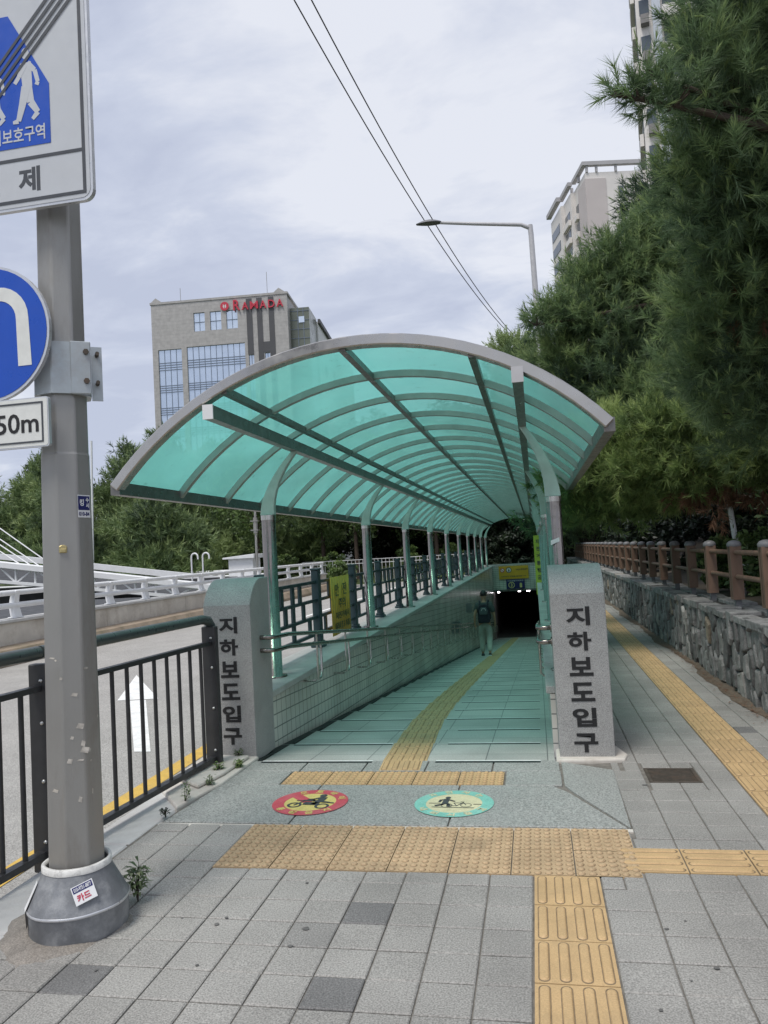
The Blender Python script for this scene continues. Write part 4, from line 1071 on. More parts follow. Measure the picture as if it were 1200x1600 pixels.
# scattered dry pine needles and grit along the foot of the wall
mb = MB()
for k in range(900):
    y = rr.uniform(3.5, 16); x = xw(y)-.03-abs(rr.gauss(0, .07)); a = rr.uniform(0, 6.28); L = rr.uniform(.012, .04)
    d = Vector((math.cos(a)*L, math.sin(a)*L, 0)); n_ = Vector((-math.sin(a), math.cos(a), 0))*rr.uniform(.001, .006)
    c = Vector((x, y, .008+rr.uniform(0, .008))); mb.add([c-d-n_, c+d-n_*.3, c+d*.8+n_, c-d*.7+n_], [(0, 1, 2, 3)])
o = mb.make('dry_litter', mat('dry_brown_litter', (.16, .085, .05), .9, 0, .4, 30), fixn=False); o['kind'] = 'stuff'

def timber_fence():
    xf = lambda y: xw(y)+.24
    t = thing('timber_fence', 'brown timber post and rail fence with grey caps on the stone wall', 'fence', (2.1, 7, .76))
    ys = [5.35+1.1*k for k in range(28)]
    for y in ys:
        x = xf(y); b = MB()
        b.box(x-.03, y-.03, WH-.02, x+.03, y+.03, WH+.09, 1); b.box(x-.055, y-.062, WH+.08, x+.055, y+.062, 1.40)
        for z in (1.06, 1.31): b.box(x-.0565, y-.003, .87, x-.0555, y+.003, 1.39, 2)
        p = part('post', b, [WOODBR, CAPG, TWIG], t, bevel=.012, seg=2)
        b = MB(); b.lathe([(.07, 1.395), (.074, 1.41), (.072, 1.428), (.055, 1.45), (.02, 1.462), (0.001, 1.463)], (x, y, 0), 14); part('cap', b, CAPG, p)
    for ya, yb in zip(ys, ys[1:]):
        for z in (1.08, 1.335):
            b = MB(); b.tube([(xf(ya), ya, z), (xf(yb), yb, z)], .026, 8); part('rail', b, WOODBR, t)
timber_fence()
b = MB(); b.tube([(2.62, 10.6, .6), (2.50, 10.55, 1.95)], .034, 10); b.tube([(2.60, 10.58, 1.25), (3.3, 10.2, 1.22)], .016, 8); b.tube([(2.61, 10.58, 1.12), (3.3, 10.2, 1.05)], .012, 8)
one('white_pipe_post', b, WHITEP, 'leaning white pipe post behind the timber fence', 'post')

# ------------------------------------------------------------------ vegetation
def tri_obj(name, V, tone, m, parent=None, o=(0, 0, 0)):
    n = len(V); me = D.meshes.new(name)
    me.vertices.add(n); me.vertices.foreach_set('co', (V-np.array(o)).astype(np.float32).ravel())
    me.loops.add(n); me.loops.foreach_set('vertex_index', np.arange(n, dtype=np.int32))
    me.polygons.add(n//3); me.polygons.foreach_set('loop_start', np.arange(0, n, 3, dtype=np.int32))
    me.update()
    at = me.attributes.new('tone', 'FLOAT', 'FACE'); at.data.foreach_set('value', np.clip(tone, 0.001, 1).astype(np.float32))
    me.materials.append(m); me.validate()
    ob = D.objects.new(name, me); COL.objects.link(ob)
    if parent: ob.parent = parent
    return ob
def unit(a): return a/np.maximum(1e-9, np.linalg.norm(a, axis=-1, keepdims=True))
def needles(B, Dn, Ln, nper, L, w, rng, spread=.75):
    N = len(B); t = rng.random((N, nper, 1))**.8
    rad_ = unit(rng.normal(size=(N, nper, 3)))
    d = unit(Dn[:, None]*(.55+.5*t) + rad_*spread)
    p = B[:, None] + Dn[:, None]*Ln[:, None, None]*t
    tip = p + d*L*rng.uniform(.7, 1.15, (N, nper, 1)) - np.array([0, 0, 1.])*L*.12*rng.random((N, nper, 1))
    s = unit(np.cross(d, rng.normal(size=(N, nper, 3))))*w*.5
    return np.stack([p-s, p+s, tip], 2).reshape(-1, 3)
def leaves(C, size, rng, flat=.5):
    N = len(C); nrm = unit(rng.normal(size=(N, 3))*np.array([1, 1, 1]) + np.array([0, 0, flat*2]))
    a = unit(np.cross(nrm, rng.normal(size=(N, 3)))); b = np.cross(nrm, a); s = size*rng.uniform(.6, 1.2, (N, 1))
    p0, p1, p2, p3 = C-a*s, C+b*s*.42, C+a*s, C-b*s*.42
    return np.stack([p0, p1, p2, p0, p2, p3], 1).reshape(-1, 3)
def pads_to_twigs(pads, dens, rng, up=.45, tl=.25):
    B, Dn, Ln, Tn = [], [], [], []
    for (x, y, z, rx, rz) in pads:
        n = max(8, int(dens*rx*rx*4)); u = unit(rng.normal(size=(n, 3))); r = rng.random((n, 1))**.45
        loc = u*r*np.array([rx, rx, rz]); 
        loc *= 1 + .35*np.sin(loc[:, :1]*7/rx + z*3)*np.cos(loc[:, 1:2]*6/rx + x)
        B.append(loc+np.array([x, y, z]))
        Dn.append(unit(loc/np.array([rx, rx, rz])*.8 + np.array([0, 0, up]) + rng.normal(size=(n, 3))*.45))
        Ln.append(tl*rng.uniform(.6, 1.3, n)); base = rng.normal(.42, .17)
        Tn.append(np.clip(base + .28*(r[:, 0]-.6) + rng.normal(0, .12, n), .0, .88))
    return np.concatenate(B), np.concatenate(Dn), np.concatenate(Ln), np.concatenate(Tn)
def pine(name, label, trunk, rads, pads, m, dens, nper, L, w, tl, cat='tree', group=None, dead=None, up=.45, candles=True, seed=1, twigs=True):
    rng = np.random.default_rng(seed); base = trunk[0]
    t = thing(name, label, cat, base, group)
    b = MB(); b.tube(trunk, rads, 9)
    tp = [Vector(p) for p in trunk]
    for (x, y, z, rx, rz) in pads:
        c = Vector((x, y, z)); best = min(((p-c).length + (0 if p.z < z else 3*(p.z-z)), i) for i, p in enumerate(tp))[1]
        p0 = tp[best]; mid = (p0+c)/2 + Vector((rng.normal(0, .1), rng.normal(0, .1), .12*(c-p0).length*.5)); r0 = min(rads[best]*.5, .02+.012*(c-p0).length)
        b.tube([p0, mid, c - Vector((0, 0, rz*.3))], [r0, r0*.65, r0*.3], 6, caps=False)
        if twigs:
            for k in range(4):
                e = c + Vector(unit(rng.normal(size=3))*np.array([rx, rx, rz])*.8); b.tube([c-Vector((0, 0, rz*.3)), (c+e)/2+Vector((0, 0, -.02)), e], [r0*.3, r0*.2, r0*.1], 4, caps=False)
    part('trunk', b, BARK, t, fixn=False)
    B, Dn, Ln, T = pads_to_twigs(pads, dens, rng, up, tl)
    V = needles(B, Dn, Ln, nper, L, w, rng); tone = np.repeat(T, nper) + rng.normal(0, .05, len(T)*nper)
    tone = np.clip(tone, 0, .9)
    if candles:
        k = rng.random(len(B)) < .6
        B2 = B[k]+Dn[k]*Ln[k][:, None]; D2 = unit(Dn[k]+np.array([0, 0, .9])); 
        V2 = needles(B2, D2, Ln[k]*.5, max(4, nper//4), L*.55, w*1.2, rng, .3)
        V = np.concatenate([V, V2]); tone = np.concatenate([tone, np.full(len(V2)//3, .86)])
    if dead:
        Bd, Dd, Ld, Td = pads_to_twigs(dead, dens*.6, rng, -.9, tl)
        V2 = needles(Bd, Dd, Ld, nper, L*.8, w, rng); V = np.concatenate([V, V2]); tone = np.concatenate([tone, np.full(len(V2)//3, .98)])
    tri_obj('crown', V, tone, m, t, base)
    return t
PA = [(1.80,6.60,5.86,0.38,0.30),(2.15,6.80,5.70,0.50,0.40),(1.62,6.40,5.33,0.27,0.2),(1.30,6.20,4.93,0.19,0.11),(1.02,6.10,4.96,0.13,0.05),(0.86,6.10,5.02,0.06,0.05),(1.12,6.10,5.16,0.05,0.12),(1.80,6.60,5.04,0.42,0.32),(2.11,7.00,5.08,0.60,0.50),(1.72,6.80,4.67,0.38,0.28),(1.96,7.00,4.42,0.60,0.45),(2.25,7.00,4.60,0.50,0.50),(1.85,7.20,4.19,0.38,0.3),(2.18,7.40,3.91,0.60,0.50),(1.89,7.60,3.72,0.50,0.40),(2.25,7.80,3.30,0.60,0.50),(1.88,8.00,3.20,0.50,0.35),(2.37,8.20,2.75,0.60,0.45),(2.15,7.20,6.3,0.5,0.45),(2.47,7.20,5.66,0.60,0.60),(2.47,7.60,4.07,0.60,0.60),(2.9,7.2,5.0,.7,.7),(2.9,7.6,6.2,.8,.7),(2.9,7.8,3.9,.7,.6)]
PB = [(1.10,13.00,5.75,0.42,0.32),(1.70,13.00,6.2,0.5,0.35),(2.3,13.00,6.5,0.55,0.4),(0.66,12.60,5.2,0.38,0.22),(0.27,12.40,5.05,0.18,0.12),(1.17,13.00,5.07,0.80,0.50),(1.91,13.30,5.72,0.90,0.60),(2.69,13.50,6.03,0.90,0.60),(0.75,13.00,4.53,0.55,0.36),(1.37,13.00,4.19,0.85,0.50),(2.25,13.30,4.71,0.90,0.60),(3.01,13.50,4.89,0.90,0.60),(1.92,12.80,3.78,0.85,0.45),(2.73,13.00,3.75,0.90,0.50),(3.55,13.50,3.98,0.90,0.60),(0.25,13.50,4.4,0.5,0.25),(0.87,13.60,3.92,0.70,0.35),(2.4,13.80,6.5,0.55,0.45),(3.30,13.60,5.76,0.90,0.70),(1.0,13.20,6.05,0.22,0.2),(3.75,13.60,5.06,0.90,0.70),(3.6,13.8,6.9,1,.7),(2.9,13.9,7.4,.9,.6)]
PC = [(0.71,11.00,2.92,0.50,0.30),(1.19,10.60,2.92,0.60,0.30),(1.75,10.30,2.95,0.65,0.30),(2.23,10.00,2.91,0.65,0.30),(2.68,9.80,2.80,0.60,0.30),(0.90,11.00,2.46,0.60,0.28),(1.44,10.60,2.43,0.65,0.28),(1.99,10.30,2.44,0.65,0.28),(2.49,10.00,2.45,0.65,0.26),(0.77,11.50,2.05,0.55,0.25),(1.28,11.20,2.04,0.60,0.22),(1.81,11.00,2.13,0.55,0.20),(2.86,9.80,2.36,0.60,0.25),(0.65,12.00,2.52,0.50,0.30),(1.55,11.20,2.88,0.70,0.35),(2.35,11.00,2.79,0.70,0.35)]
PD = [(-0.41,34.00,9.98,0.90,0.60),(0.36,33.00,8.97,1.40,0.90),(1.34,32.00,7.98,1.60,1.20),(1.87,30.00,6.04,1.80,1.40),(0.74,32.00,6.71,1.60,1.40),(1.28,30.00,4.36,1.80,1.40),(2.48,30.00,4.52,1.80,1.40),(2.70,31.00,3.10,1.80,1.20),(1.50,32.00,2.71,1.80,1.00),(-0.22,34.00,8.54,1.20,0.80),(0.19,34.00,6.24,1.40,1.20),(0.32,34.00,3.98,1.40,1.20)]
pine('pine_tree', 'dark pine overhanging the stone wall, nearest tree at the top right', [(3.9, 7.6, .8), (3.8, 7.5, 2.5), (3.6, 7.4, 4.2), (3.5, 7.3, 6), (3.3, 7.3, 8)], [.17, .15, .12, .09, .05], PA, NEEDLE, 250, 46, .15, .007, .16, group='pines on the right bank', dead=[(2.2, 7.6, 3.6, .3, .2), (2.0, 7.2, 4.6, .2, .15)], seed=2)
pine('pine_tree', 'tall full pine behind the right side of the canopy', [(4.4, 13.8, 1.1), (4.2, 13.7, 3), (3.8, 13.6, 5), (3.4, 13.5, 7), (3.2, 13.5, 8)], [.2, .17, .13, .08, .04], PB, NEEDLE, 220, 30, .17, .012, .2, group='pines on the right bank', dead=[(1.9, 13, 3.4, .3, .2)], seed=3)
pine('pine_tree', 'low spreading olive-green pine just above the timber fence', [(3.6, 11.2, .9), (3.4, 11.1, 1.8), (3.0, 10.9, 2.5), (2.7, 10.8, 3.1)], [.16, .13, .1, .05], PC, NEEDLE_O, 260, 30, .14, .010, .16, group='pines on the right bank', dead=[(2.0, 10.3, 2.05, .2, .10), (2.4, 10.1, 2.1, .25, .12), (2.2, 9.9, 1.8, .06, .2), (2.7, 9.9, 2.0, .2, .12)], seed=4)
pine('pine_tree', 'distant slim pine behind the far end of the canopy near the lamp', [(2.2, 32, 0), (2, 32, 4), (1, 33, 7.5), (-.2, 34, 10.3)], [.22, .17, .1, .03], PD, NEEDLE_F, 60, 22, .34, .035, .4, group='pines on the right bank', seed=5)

def bg_pads(h, z0, rmax, n, rng):
    P = []
    for k in range(n):
        f = (k+.5)/n; z = z0+(h-z0)*f**.9; r = rmax*(1-f)**.65*(.55+.45*rng.random())
        a = k*2.4 + rng.normal(0, .3); P.append((r*.75*math.cos(a), r*.75*math.sin(a), z, max(.45, r*.55), max(.3, r*.24)))
    return P
def broad(name, label, h, z0, rmax, m, nclump, nleaf, size, seed, group=None, cat='tree', trunk_r=.14):
    rng = np.random.default_rng(seed)
    t = thing(name, label, cat, (0, 0, 0), group); b = MB()
    if h > 2: b.tube([(0, 0, 0), (.05, .02, z0), (-.04, .05, (z0+h)/2), (0, 0, h*.9)], [trunk_r, trunk_r*.8, trunk_r*.5, .02], 8)
    C, T = [], []
    for k in range(nclump):
        f = rng.random(); a = rng.random()*6.28; rr_ = rmax*math.sqrt(max(.05, 1-(2*f-1)**2))*rng.uniform(.35, 1)
        c = np.array([rr_*math.cos(a), rr_*math.sin(a), z0+(h-z0)*f]); cr = rmax*rng.uniform(.16, .34)
        if h > 2 and k % 2 == 0: b.tube([(0, 0, z0+(c[2]-z0)*.4), tuple(c)], [trunk_r*.3, .012], 5, caps=False)
        u = unit(rng.normal(size=(nleaf, 3)))*rng.random((nleaf, 1))**.4*cr*np.array([1, 1, .75]); C.append(c+u)
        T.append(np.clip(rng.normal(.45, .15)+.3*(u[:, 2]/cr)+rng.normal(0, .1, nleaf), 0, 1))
    if h > 2: part('trunk', b, BARK, t, fixn=False)
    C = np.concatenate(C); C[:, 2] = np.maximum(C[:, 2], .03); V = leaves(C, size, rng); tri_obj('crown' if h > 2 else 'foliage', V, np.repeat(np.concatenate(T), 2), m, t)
    return t
rngb = np.random.default_rng(21)
G1 = 'trees across the road'
def bgpine(label, seed, h, r, n, group, m=NEEDLE_F, z0=2.0):
    return pine('pine_tree', label, [(0, 0, 0), (.1, 0, h*.35), (-.1, .1, h*.7), (0, 0, h*.97)], [.2, .16, .1, .03], bg_pads(h, z0, r, n, np.random.default_rng(seed)), m, 26, 16, .42, .05, .5, group=group, seed=seed, candles=True, twigs=False)
p1 = bgpine('pine tree standing in the row across the road', 31, 9.5, 3.6, 30, G1); p1.location = (-26.3, 47, -.1)
p2 = bgpine('bushy pine tree standing in the row across the road', 32, 9.0, 3.9, 30, G1, z0=1.4); p2.location = (-30.0, 44, -.1)
for k, (x, y, s, rz) in enumerate(((-35.5, 43, .95, 1.), (-23.2, 46, 1.05, 2.), (-39, 47, 1.05, 4.), (-20.2, 47, .95, 5.))): dup(p1, (x, y, -.1), rz, s)
for k, (x, y, s, rz) in enumerate(((-33, 48, 1.05, 1.), (-27.5, 41, .8, 2.2), (-16.8, 50, 1.0, 3.3), (-43, 45, 1., .4))): dup(p2, (x, y, -.1), rz, s)
p3 = bgpine('low bright green pine on the lawn beyond the white railing', 33, 5.2, 2.7, 24, G1, z0=.9); p3.location = (-17.6, 34, -.1)
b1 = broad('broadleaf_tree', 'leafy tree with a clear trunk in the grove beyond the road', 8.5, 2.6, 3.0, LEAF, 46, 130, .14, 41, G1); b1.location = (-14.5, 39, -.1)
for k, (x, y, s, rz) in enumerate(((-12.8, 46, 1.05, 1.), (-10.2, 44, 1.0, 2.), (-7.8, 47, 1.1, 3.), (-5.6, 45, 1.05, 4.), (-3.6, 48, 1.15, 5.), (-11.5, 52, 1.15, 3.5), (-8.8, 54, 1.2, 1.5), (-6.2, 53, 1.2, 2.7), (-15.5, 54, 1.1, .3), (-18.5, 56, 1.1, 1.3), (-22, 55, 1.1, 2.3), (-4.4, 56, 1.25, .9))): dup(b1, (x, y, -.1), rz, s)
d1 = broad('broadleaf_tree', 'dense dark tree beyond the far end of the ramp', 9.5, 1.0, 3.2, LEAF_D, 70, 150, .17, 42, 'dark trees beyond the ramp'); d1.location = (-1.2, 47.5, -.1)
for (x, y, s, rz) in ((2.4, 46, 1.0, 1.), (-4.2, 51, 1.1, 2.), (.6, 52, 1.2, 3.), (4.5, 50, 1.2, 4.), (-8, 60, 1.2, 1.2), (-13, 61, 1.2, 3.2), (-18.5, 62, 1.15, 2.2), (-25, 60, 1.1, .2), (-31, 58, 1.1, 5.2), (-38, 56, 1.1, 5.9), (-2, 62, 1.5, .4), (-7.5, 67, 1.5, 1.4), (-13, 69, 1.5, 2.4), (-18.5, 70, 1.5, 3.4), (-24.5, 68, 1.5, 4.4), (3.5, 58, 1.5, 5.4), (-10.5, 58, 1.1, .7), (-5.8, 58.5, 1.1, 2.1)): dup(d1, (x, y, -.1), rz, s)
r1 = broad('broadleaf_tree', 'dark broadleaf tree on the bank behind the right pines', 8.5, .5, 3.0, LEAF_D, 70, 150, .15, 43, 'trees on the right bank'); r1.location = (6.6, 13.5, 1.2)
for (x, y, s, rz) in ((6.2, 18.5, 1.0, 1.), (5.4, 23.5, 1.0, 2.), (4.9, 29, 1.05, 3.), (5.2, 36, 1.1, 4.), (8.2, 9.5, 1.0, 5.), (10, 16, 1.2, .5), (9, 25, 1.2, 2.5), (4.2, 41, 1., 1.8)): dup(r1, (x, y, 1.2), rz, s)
# shrubs on the right bank
s1 = broad('bank_shrub', 'dark green shrub growing behind the timber fence', 1.3, .05, .75, LEAF_D, 40, 110, .06, 51, 'shrubs behind the timber fence', 'shrub'); s1.location = (3.3, 12.5, .75)
for (x, y, s, rz) in ((3.0, 15.5, 1.1, 1.), (2.9, 19, 1.2, 2.), (2.8, 23, 1.3, 3.), (4.4, 14, 1.4, 4.), (4.2, 18, 1.5, 5.), (3.0, 27.5, 1.4, .5), (4.8, 11, 1.3, 1.7)): dup(s1, (x, y, .75), rz, s)
s2 = broad('bank_shrub', 'bright green low shrub between the fence posts and the white pipe', .75, .02, .5, LEAF, 36, 110, .045, 52, 'shrubs behind the timber fence', 'shrub'); s2.location = (2.75, 11.9, .72)
dup(s2, (2.9, 10.3, .7), 2, 1.15, 'bright green low shrub just right of the leaning white pipe post')
# big pale-leaved shrub at the right edge
rng = np.random.default_rng(61)
t = thing('leafy_shrub', 'large shrub with pale glossy leaves at the right edge behind the fence', 'shrub', (3.5, 9.2, .8))
C, T = [], []; b = MB()
for k in range(44):
    e = np.array([3.25+rng.normal(0, .38), 9.2+rng.normal(0, .4), 1.0+rng.random()*1.2]); b.tube([(3.5, 9.2, .75), (3.45, 9.2, (e[2]+.8)/2), tuple(e)], [.012, .008, .003], 5, caps=False)
    n = 26; C.append(e+rng.normal(size=(n, 3))*np.array([.16, .16, .10])); T.append(np.clip(rng.normal(.5, .2, n), 0, 1))
part('stem', b, TWIG, t, fixn=False)
C = np.concatenate(C); tri_obj('foliage', leaves(C, .055, rng, .8), np.repeat(np.concatenate(T), 2), LEAF_P, t, (3.5, 9.2, .8))
# weeds along the kerb
def weed(x, y, n, h, size, m, label, seed, stalks=5):
    rng = np.random.default_rng(seed); t = thing('weed', label, 'weed', (x, y, 0), 'weeds in the kerb joints')
    V, T = [], []; b = MB()
    for s in range(stalks):
        top = np.array([x+rng.normal(0, h*.16), y+rng.normal(0, h*.16), h*rng.uniform(.6, 1)]); b.tube([(x, y, 0), tuple((np.array([x, y, 0])+top)/2+np.array([0, 0, .01])), tuple(top)], [.003, .002, .001], 5, caps=False)
        for k in range(n):
            f = rng.uniform(.25, 1); p = np.array([x, y, 0])*(1-f)+top*f; a = rng.random()*6.28
            d = np.array([math.cos(a), math.sin(a), .5]); sd = np.array([-math.sin(a), math.cos(a), 0])*size*.11; tip = p+d*size*rng.uniform(.6, 1.1)-np.array([0, 0, size*.35]); mid = p+d*size*.55
            V += [p, mid-sd, mid+sd, mid-sd, tip, mid+sd]; q = np.clip(rng.normal(.6, .2), 0, 1); T += [q, q]
    part('stem', b, TWIG, t, fixn=False); tri_obj('foliage', np.array(V), np.array(T), m, t, (x, y, 0))
weed(-1.895, 3.33, 16, .19, .07, LEAF_P, 'tall green weed with narrow leaves beside the pole casing', 71, 6)
weed(-2.33, 5.28, 16, .10, .05, LEAF, 'small green weed at the foot of the railing end post', 72)
weed(-2.24, 5.42, 16, .07, .05, LEAF, 'small green weed at the front corner of the left pillar', 73)
weed(-2.33, 5.66, 12, .09, .05, LEAF_P, 'pale weed tuft against the front of the left pillar', 74)
weed(-2.27, 5.0, 10, .09, .04, LEAF_P, 'sparse weed on the concrete patch nearest the red decal', 75)
weed(-2.30, 4.66, 10, .13, .05, LEAF_P, 'spindly weed at the start of the concrete patch', 76, 3)
weed(-2.31, 4.42, 10, .06, .04, LEAF_D, 'dark dry weed where the kerb meets the apron edge', 77)

# ------------------------------------------------------------------ person with backpack
def skin(name, nodes, edges, m, parent, lv=2):
    names = list(nodes); me = D.meshes.new(name); o = ORIG[parent.name]
    me.from_pydata([tuple(np.array(nodes[k][0])-np.array(o)) for k in names], [(names.index(a), names.index(b)) for a, b in edges], [])
    ob = D.objects.new(name, me); COL.objects.link(ob)
    md = ob.modifiers.new('skin', 'SKIN'); md.use_smooth_shade = True
    for k, sv in zip(names, me.skin_vertices[0].data):
        r = nodes[k][1]; sv.radius = r if hasattr(r, '__len__') else (r, r)
    me.skin_vertices[0].data[0].use_root = True
    ss = ob.modifiers.new('sub', 'SUBSURF'); ss.levels = lv; ss.render_levels = lv
    bpy.context.view_layer.update()
    me2 = D.meshes.new_from_object(ob.evaluated_get(bpy.context.evaluated_depsgraph_get())); me2.name = name
    D.objects.remove(ob); D.meshes.remove(me)
    for p in me2.polygons: p.use_smooth = True
    me2.materials.clear(); me2.materials.append(m)
    ob = D.objects.new(name, me2); COL.objects.link(ob); ob.parent = parent; ORIG[ob.name] = o
    return ob
def person():
    gx, gy = -1.50, 22.0; i = math.floor((gy-YC0)/.8); gz = -.076*(i+1)
    t = thing('person', 'person in a grey T-shirt and light trousers walking down the ramp seen from behind', 'person', (gx, gy, gz))
    P = lambda x, y, z: (gx+x, gy+y, gz+z*1.03)
    SKINM = mat('skin', (.42, .25, .17), .55, 0, .08, 20)
    N = {'pel': (P(0, 0, .98), .12), 'waist': (P(0, 0, 1.12), .11), 'chest': (P(0, .01, 1.34), .14), 'neck0': (P(0, .02, 1.49), .065), 'neck': (P(0, .03, 1.55), .052), 'head0': (P(0, .04, 1.62), .078), 'head1': (P(0, .05, 1.69), .092), 'head2': (P(0, .05, 1.76), .07)}
    E = [('pel', 'waist'), ('waist', 'chest'), ('chest', 'neck0'), ('neck0', 'neck'), ('neck', 'head0'), ('head0', 'head1'), ('head1', 'head2')]
    for s, sw in ((-1, -.10), (1, .10)):
        q = 'L' if s < 0 else 'R'
        N.update({'sh'+q: (P(s*.19, .01, 1.43), .06), 'el'+q: (P(s*.27, sw*.3-.03, 1.15), .042), 'wr'+q: (P(s*.28, sw+.06, .92), .028), 'palm'+q: (P(s*.275, sw+.08, .85), .034)})
        E += [('chest', 'sh'+q), ('sh'+q, 'el'+q), ('el'+q, 'wr'+q), ('wr'+q, 'palm'+q)]
        for k, (dy, l) in enumerate(((-.028, .062), (-.010, .072), (.010, .068), (.026, .055))):
            N['f%d%s' % (k, q)] = (P(s*.272, sw+.08+dy, .85-.03), .010); N['g%d%s' % (k, q)] = (P(s*.262, sw+.085+dy, .85-.03-l), .008)
            E += [('palm'+q, 'f%d%s' % (k, q)), ('f%d%s' % (k, q), 'g%d%s' % (k, q))]
        N['th'+q] = (P(s*.25, sw+.12, .84), .010); N['ti'+q] = (P(s*.245, sw+.135, .80), .008); E += [('palm'+q, 'th'+q), ('th'+q, 'ti'+q)]
    legs = {'L': (-1, .16, .10, -.02, 0), 'R': (1, -.02, -.22, .05, .0)}
    hipk = {}
    for q, (s, ky, ay, x_, lift) in legs.items():
        kz, az = (.53, .10) if q == 'L' else (.52, .14)
        hipk[q] = dict(hip=P(s*.10, 0, .93), kn=P(s*.115, ky*.8, kz), an=P(s*.11, ay, az))
        N.update({'hip'+q: (hipk[q]['hip'], .085), 'kn'+q: (hipk[q]['kn'], .058), 'an'+q: (hipk[q]['an'], .038), 'to'+q: (P(s*.13, ay+.15, az-.07 if q == 'L' else az-.11), .032)})
        E += [('pel', 'hip'+q), ('hip'+q, 'kn'+q), ('kn'+q, 'an'+q), ('an'+q, 'to'+q)]
    skin('body', N, E, SKINM, t)
    # shirt
    S = {'w': (P(0, 0, .97), (.175, .125)), 'm': (P(0, 0, 1.15), (.165, .125)), 'c': (P(0, .01, 1.36), (.18, .135)), 'n': (P(0, .02, 1.49), (.085, .08))}
    SE = [('w', 'm'), ('m', 'c'), ('c', 'n')]
    for s, q in ((-1, 'L'), (1, 'R')):
        S['s'+q] = (P(s*.19, .01, 1.43), .085); S['e'+q] = (P(s*.26, 0, 1.20), .075); SE += [('c', 's'+q), ('s'+q, 'e'+q)]
    skin('shirt', S, SE, mat('grey_green_tshirt', (.07, .085, .085), .85, 0, .12, 15, bump=.2, bscale=30), t)
    Tn = {'p': (P(0, 0, 1.0), (.165, .125)), 'q': (P(0, 0, .9), (.16, .125))}; TE = [('p', 'q')]
    for q, s in (('L', -1), ('R', 1)):
        h = hipk[q]; a = np.array(h['an']); k = np.array(h['kn'])
        Tn.update({'h'+q: (tuple(np.array(h['hip'])-np.array([0, 0, .06])), .115), 'k'+q: (tuple(k), .09), 'a'+q: (tuple(a+(k-a)*.05), .075)}); TE += [('q', 'h'+q), ('h'+q, 'k'+q), ('k'+q, 'a'+q)]
    skin('trousers', Tn, TE, mat('pale_sage_trousers', (.46, .48, .44), .85, 0, .12, 12, bump=.3, bscale=14), t)
    for q, s in (('L', -1), ('R', 1)):
        a = np.array(hipk[q]['an']); b = MB(); d = 0 if q == 'L' else -.35
        R = lambda x, y, z: (a[0]+x, a[1]+y*math.cos(d)-z*math.sin(d), a[2]-.06+y*math.sin(d)+z*math.cos(d))
        for z0, z1, k in ((-.045, -.02, 1), (-.02, .05, 0)):
            g = .004 if k else 0
            prof = [(-.045-g, -.09-g), (.045+g, -.09-g), (.05+g, .05), (.045+g, .15), (.02, .19+g), (-.02, .19+g), (-.045-g, .15), (-.05-g, .05)]
            n = len(prof); top = .75 if not k else 1
            V = [R(x, y, z0) for x, y in prof] + [R(x*top, y*top*(.75 if not k else 1)-.0, z1 if (k or y < .06) else z1-.03) for x, y in prof]
            b.add(V, [tuple(range(n))[::-1], tuple(range(n, 2*n))] + [(i, (i+1) % n, n+(i+1) % n, n+i) for i in range(n)], k)
        part('shoe', b, [mat('dark_shoe', (.03, .03, .035), .6), WHITEP], t, bevel=.01, seg=2)
    # hair: cap over back and top of the head
    b = MB(); c = Vector(P(0, .045, 1.715)); V = []; n = 16; rows = 7
    rg = random.Random(4)
    for i in range(rows+1):
        th = math.pi*.62*i/rows
        for j in range(n):
            ph = 2*math.pi*j/n; fr = max(0, math.sin(ph)); lim = th*(1-.35*fr)
            r = 1 + rg.uniform(-.03, .05)
            V.append(c + Vector((.098*math.sin(lim)*math.cos(ph)*r, .112*math.sin(lim)*math.sin(ph)*r, .115*math.cos(lim)*r)))
    b.add(V, [(i*n+j, i*n+(j+1) % n, (i+1)*n+(j+1) % n, (i+1)*n+j) for i in range(rows) for j in range(n)], 0, 0, True)
    part('hair', b, mat('black_hair', (.010, .009, .009), .5, 0, .2, 40, bump=.3), t)
    b = MB()
    for s in (-1, 1): b.lathe([(.001, -.03), (.012, -.02), (.016, 0), (.014, .02), (.001, .033)], P(s*.093, .045, 1.685), 8)
    part('ear', b, SKINM, t)
    # backpack (worn, but a thing of its own)
    bp = thing('backpack', 'dark navy backpack with a grey pocket worn by the walking person', 'backpack', P(0, -.2, .95))
    NAVY = mat('navy_backpack_cloth', (.012, .014, .026), .75, 0, .2, 20, bump=.2)
    b = MB(); prof = [(-.155, .95), (.155, .95), (.17, 1.05), (.165, 1.3), (.12, 1.43), (.05, 1.46), (-.05, 1.46), (-.12, 1.43), (-.165, 1.3), (-.17, 1.05)]
    b.prism(prof, lambda u, v, w: P(u, w, v), -.30, -.13); part('pack_body', b, NAVY, bp, bevel=.035, seg=3)
    b = MB(); b.prism([(-.11, 1.18), (.11, 1.18), (.12, 1.28), (.07, 1.38), (-.07, 1.38), (-.12, 1.28)], lambda u, v, w: P(u, w, v), -.325, -.28); part('pocket', b, mat('slate_pocket_cloth', (.07, .09, .10), .7), bp, bevel=.02, seg=2)
    b = MB(); b.tube([P(-.06, -.328, 1.29), P(-.03, -.332, 1.345), P(.04, -.332, 1.345), P(.07, -.328, 1.29)], .006, 6); part('white_piping', b, WHITEP, bp)
    for s in (-1, 1):
        b = MB(); pts = [(s*.10, -.16, 1.40), (s*.12, -.10, 1.505), (s*.125, .02, 1.545), (s*.125, .13, 1.46), (s*.135, .165, 1.3), (s*.16, .10, 1.12), (s*.165, -.1, 1.05)]
        b.tube([P(*p) for p in pts], .021, 8); part('shoulder_strap', b, NAVY, bp)
person()

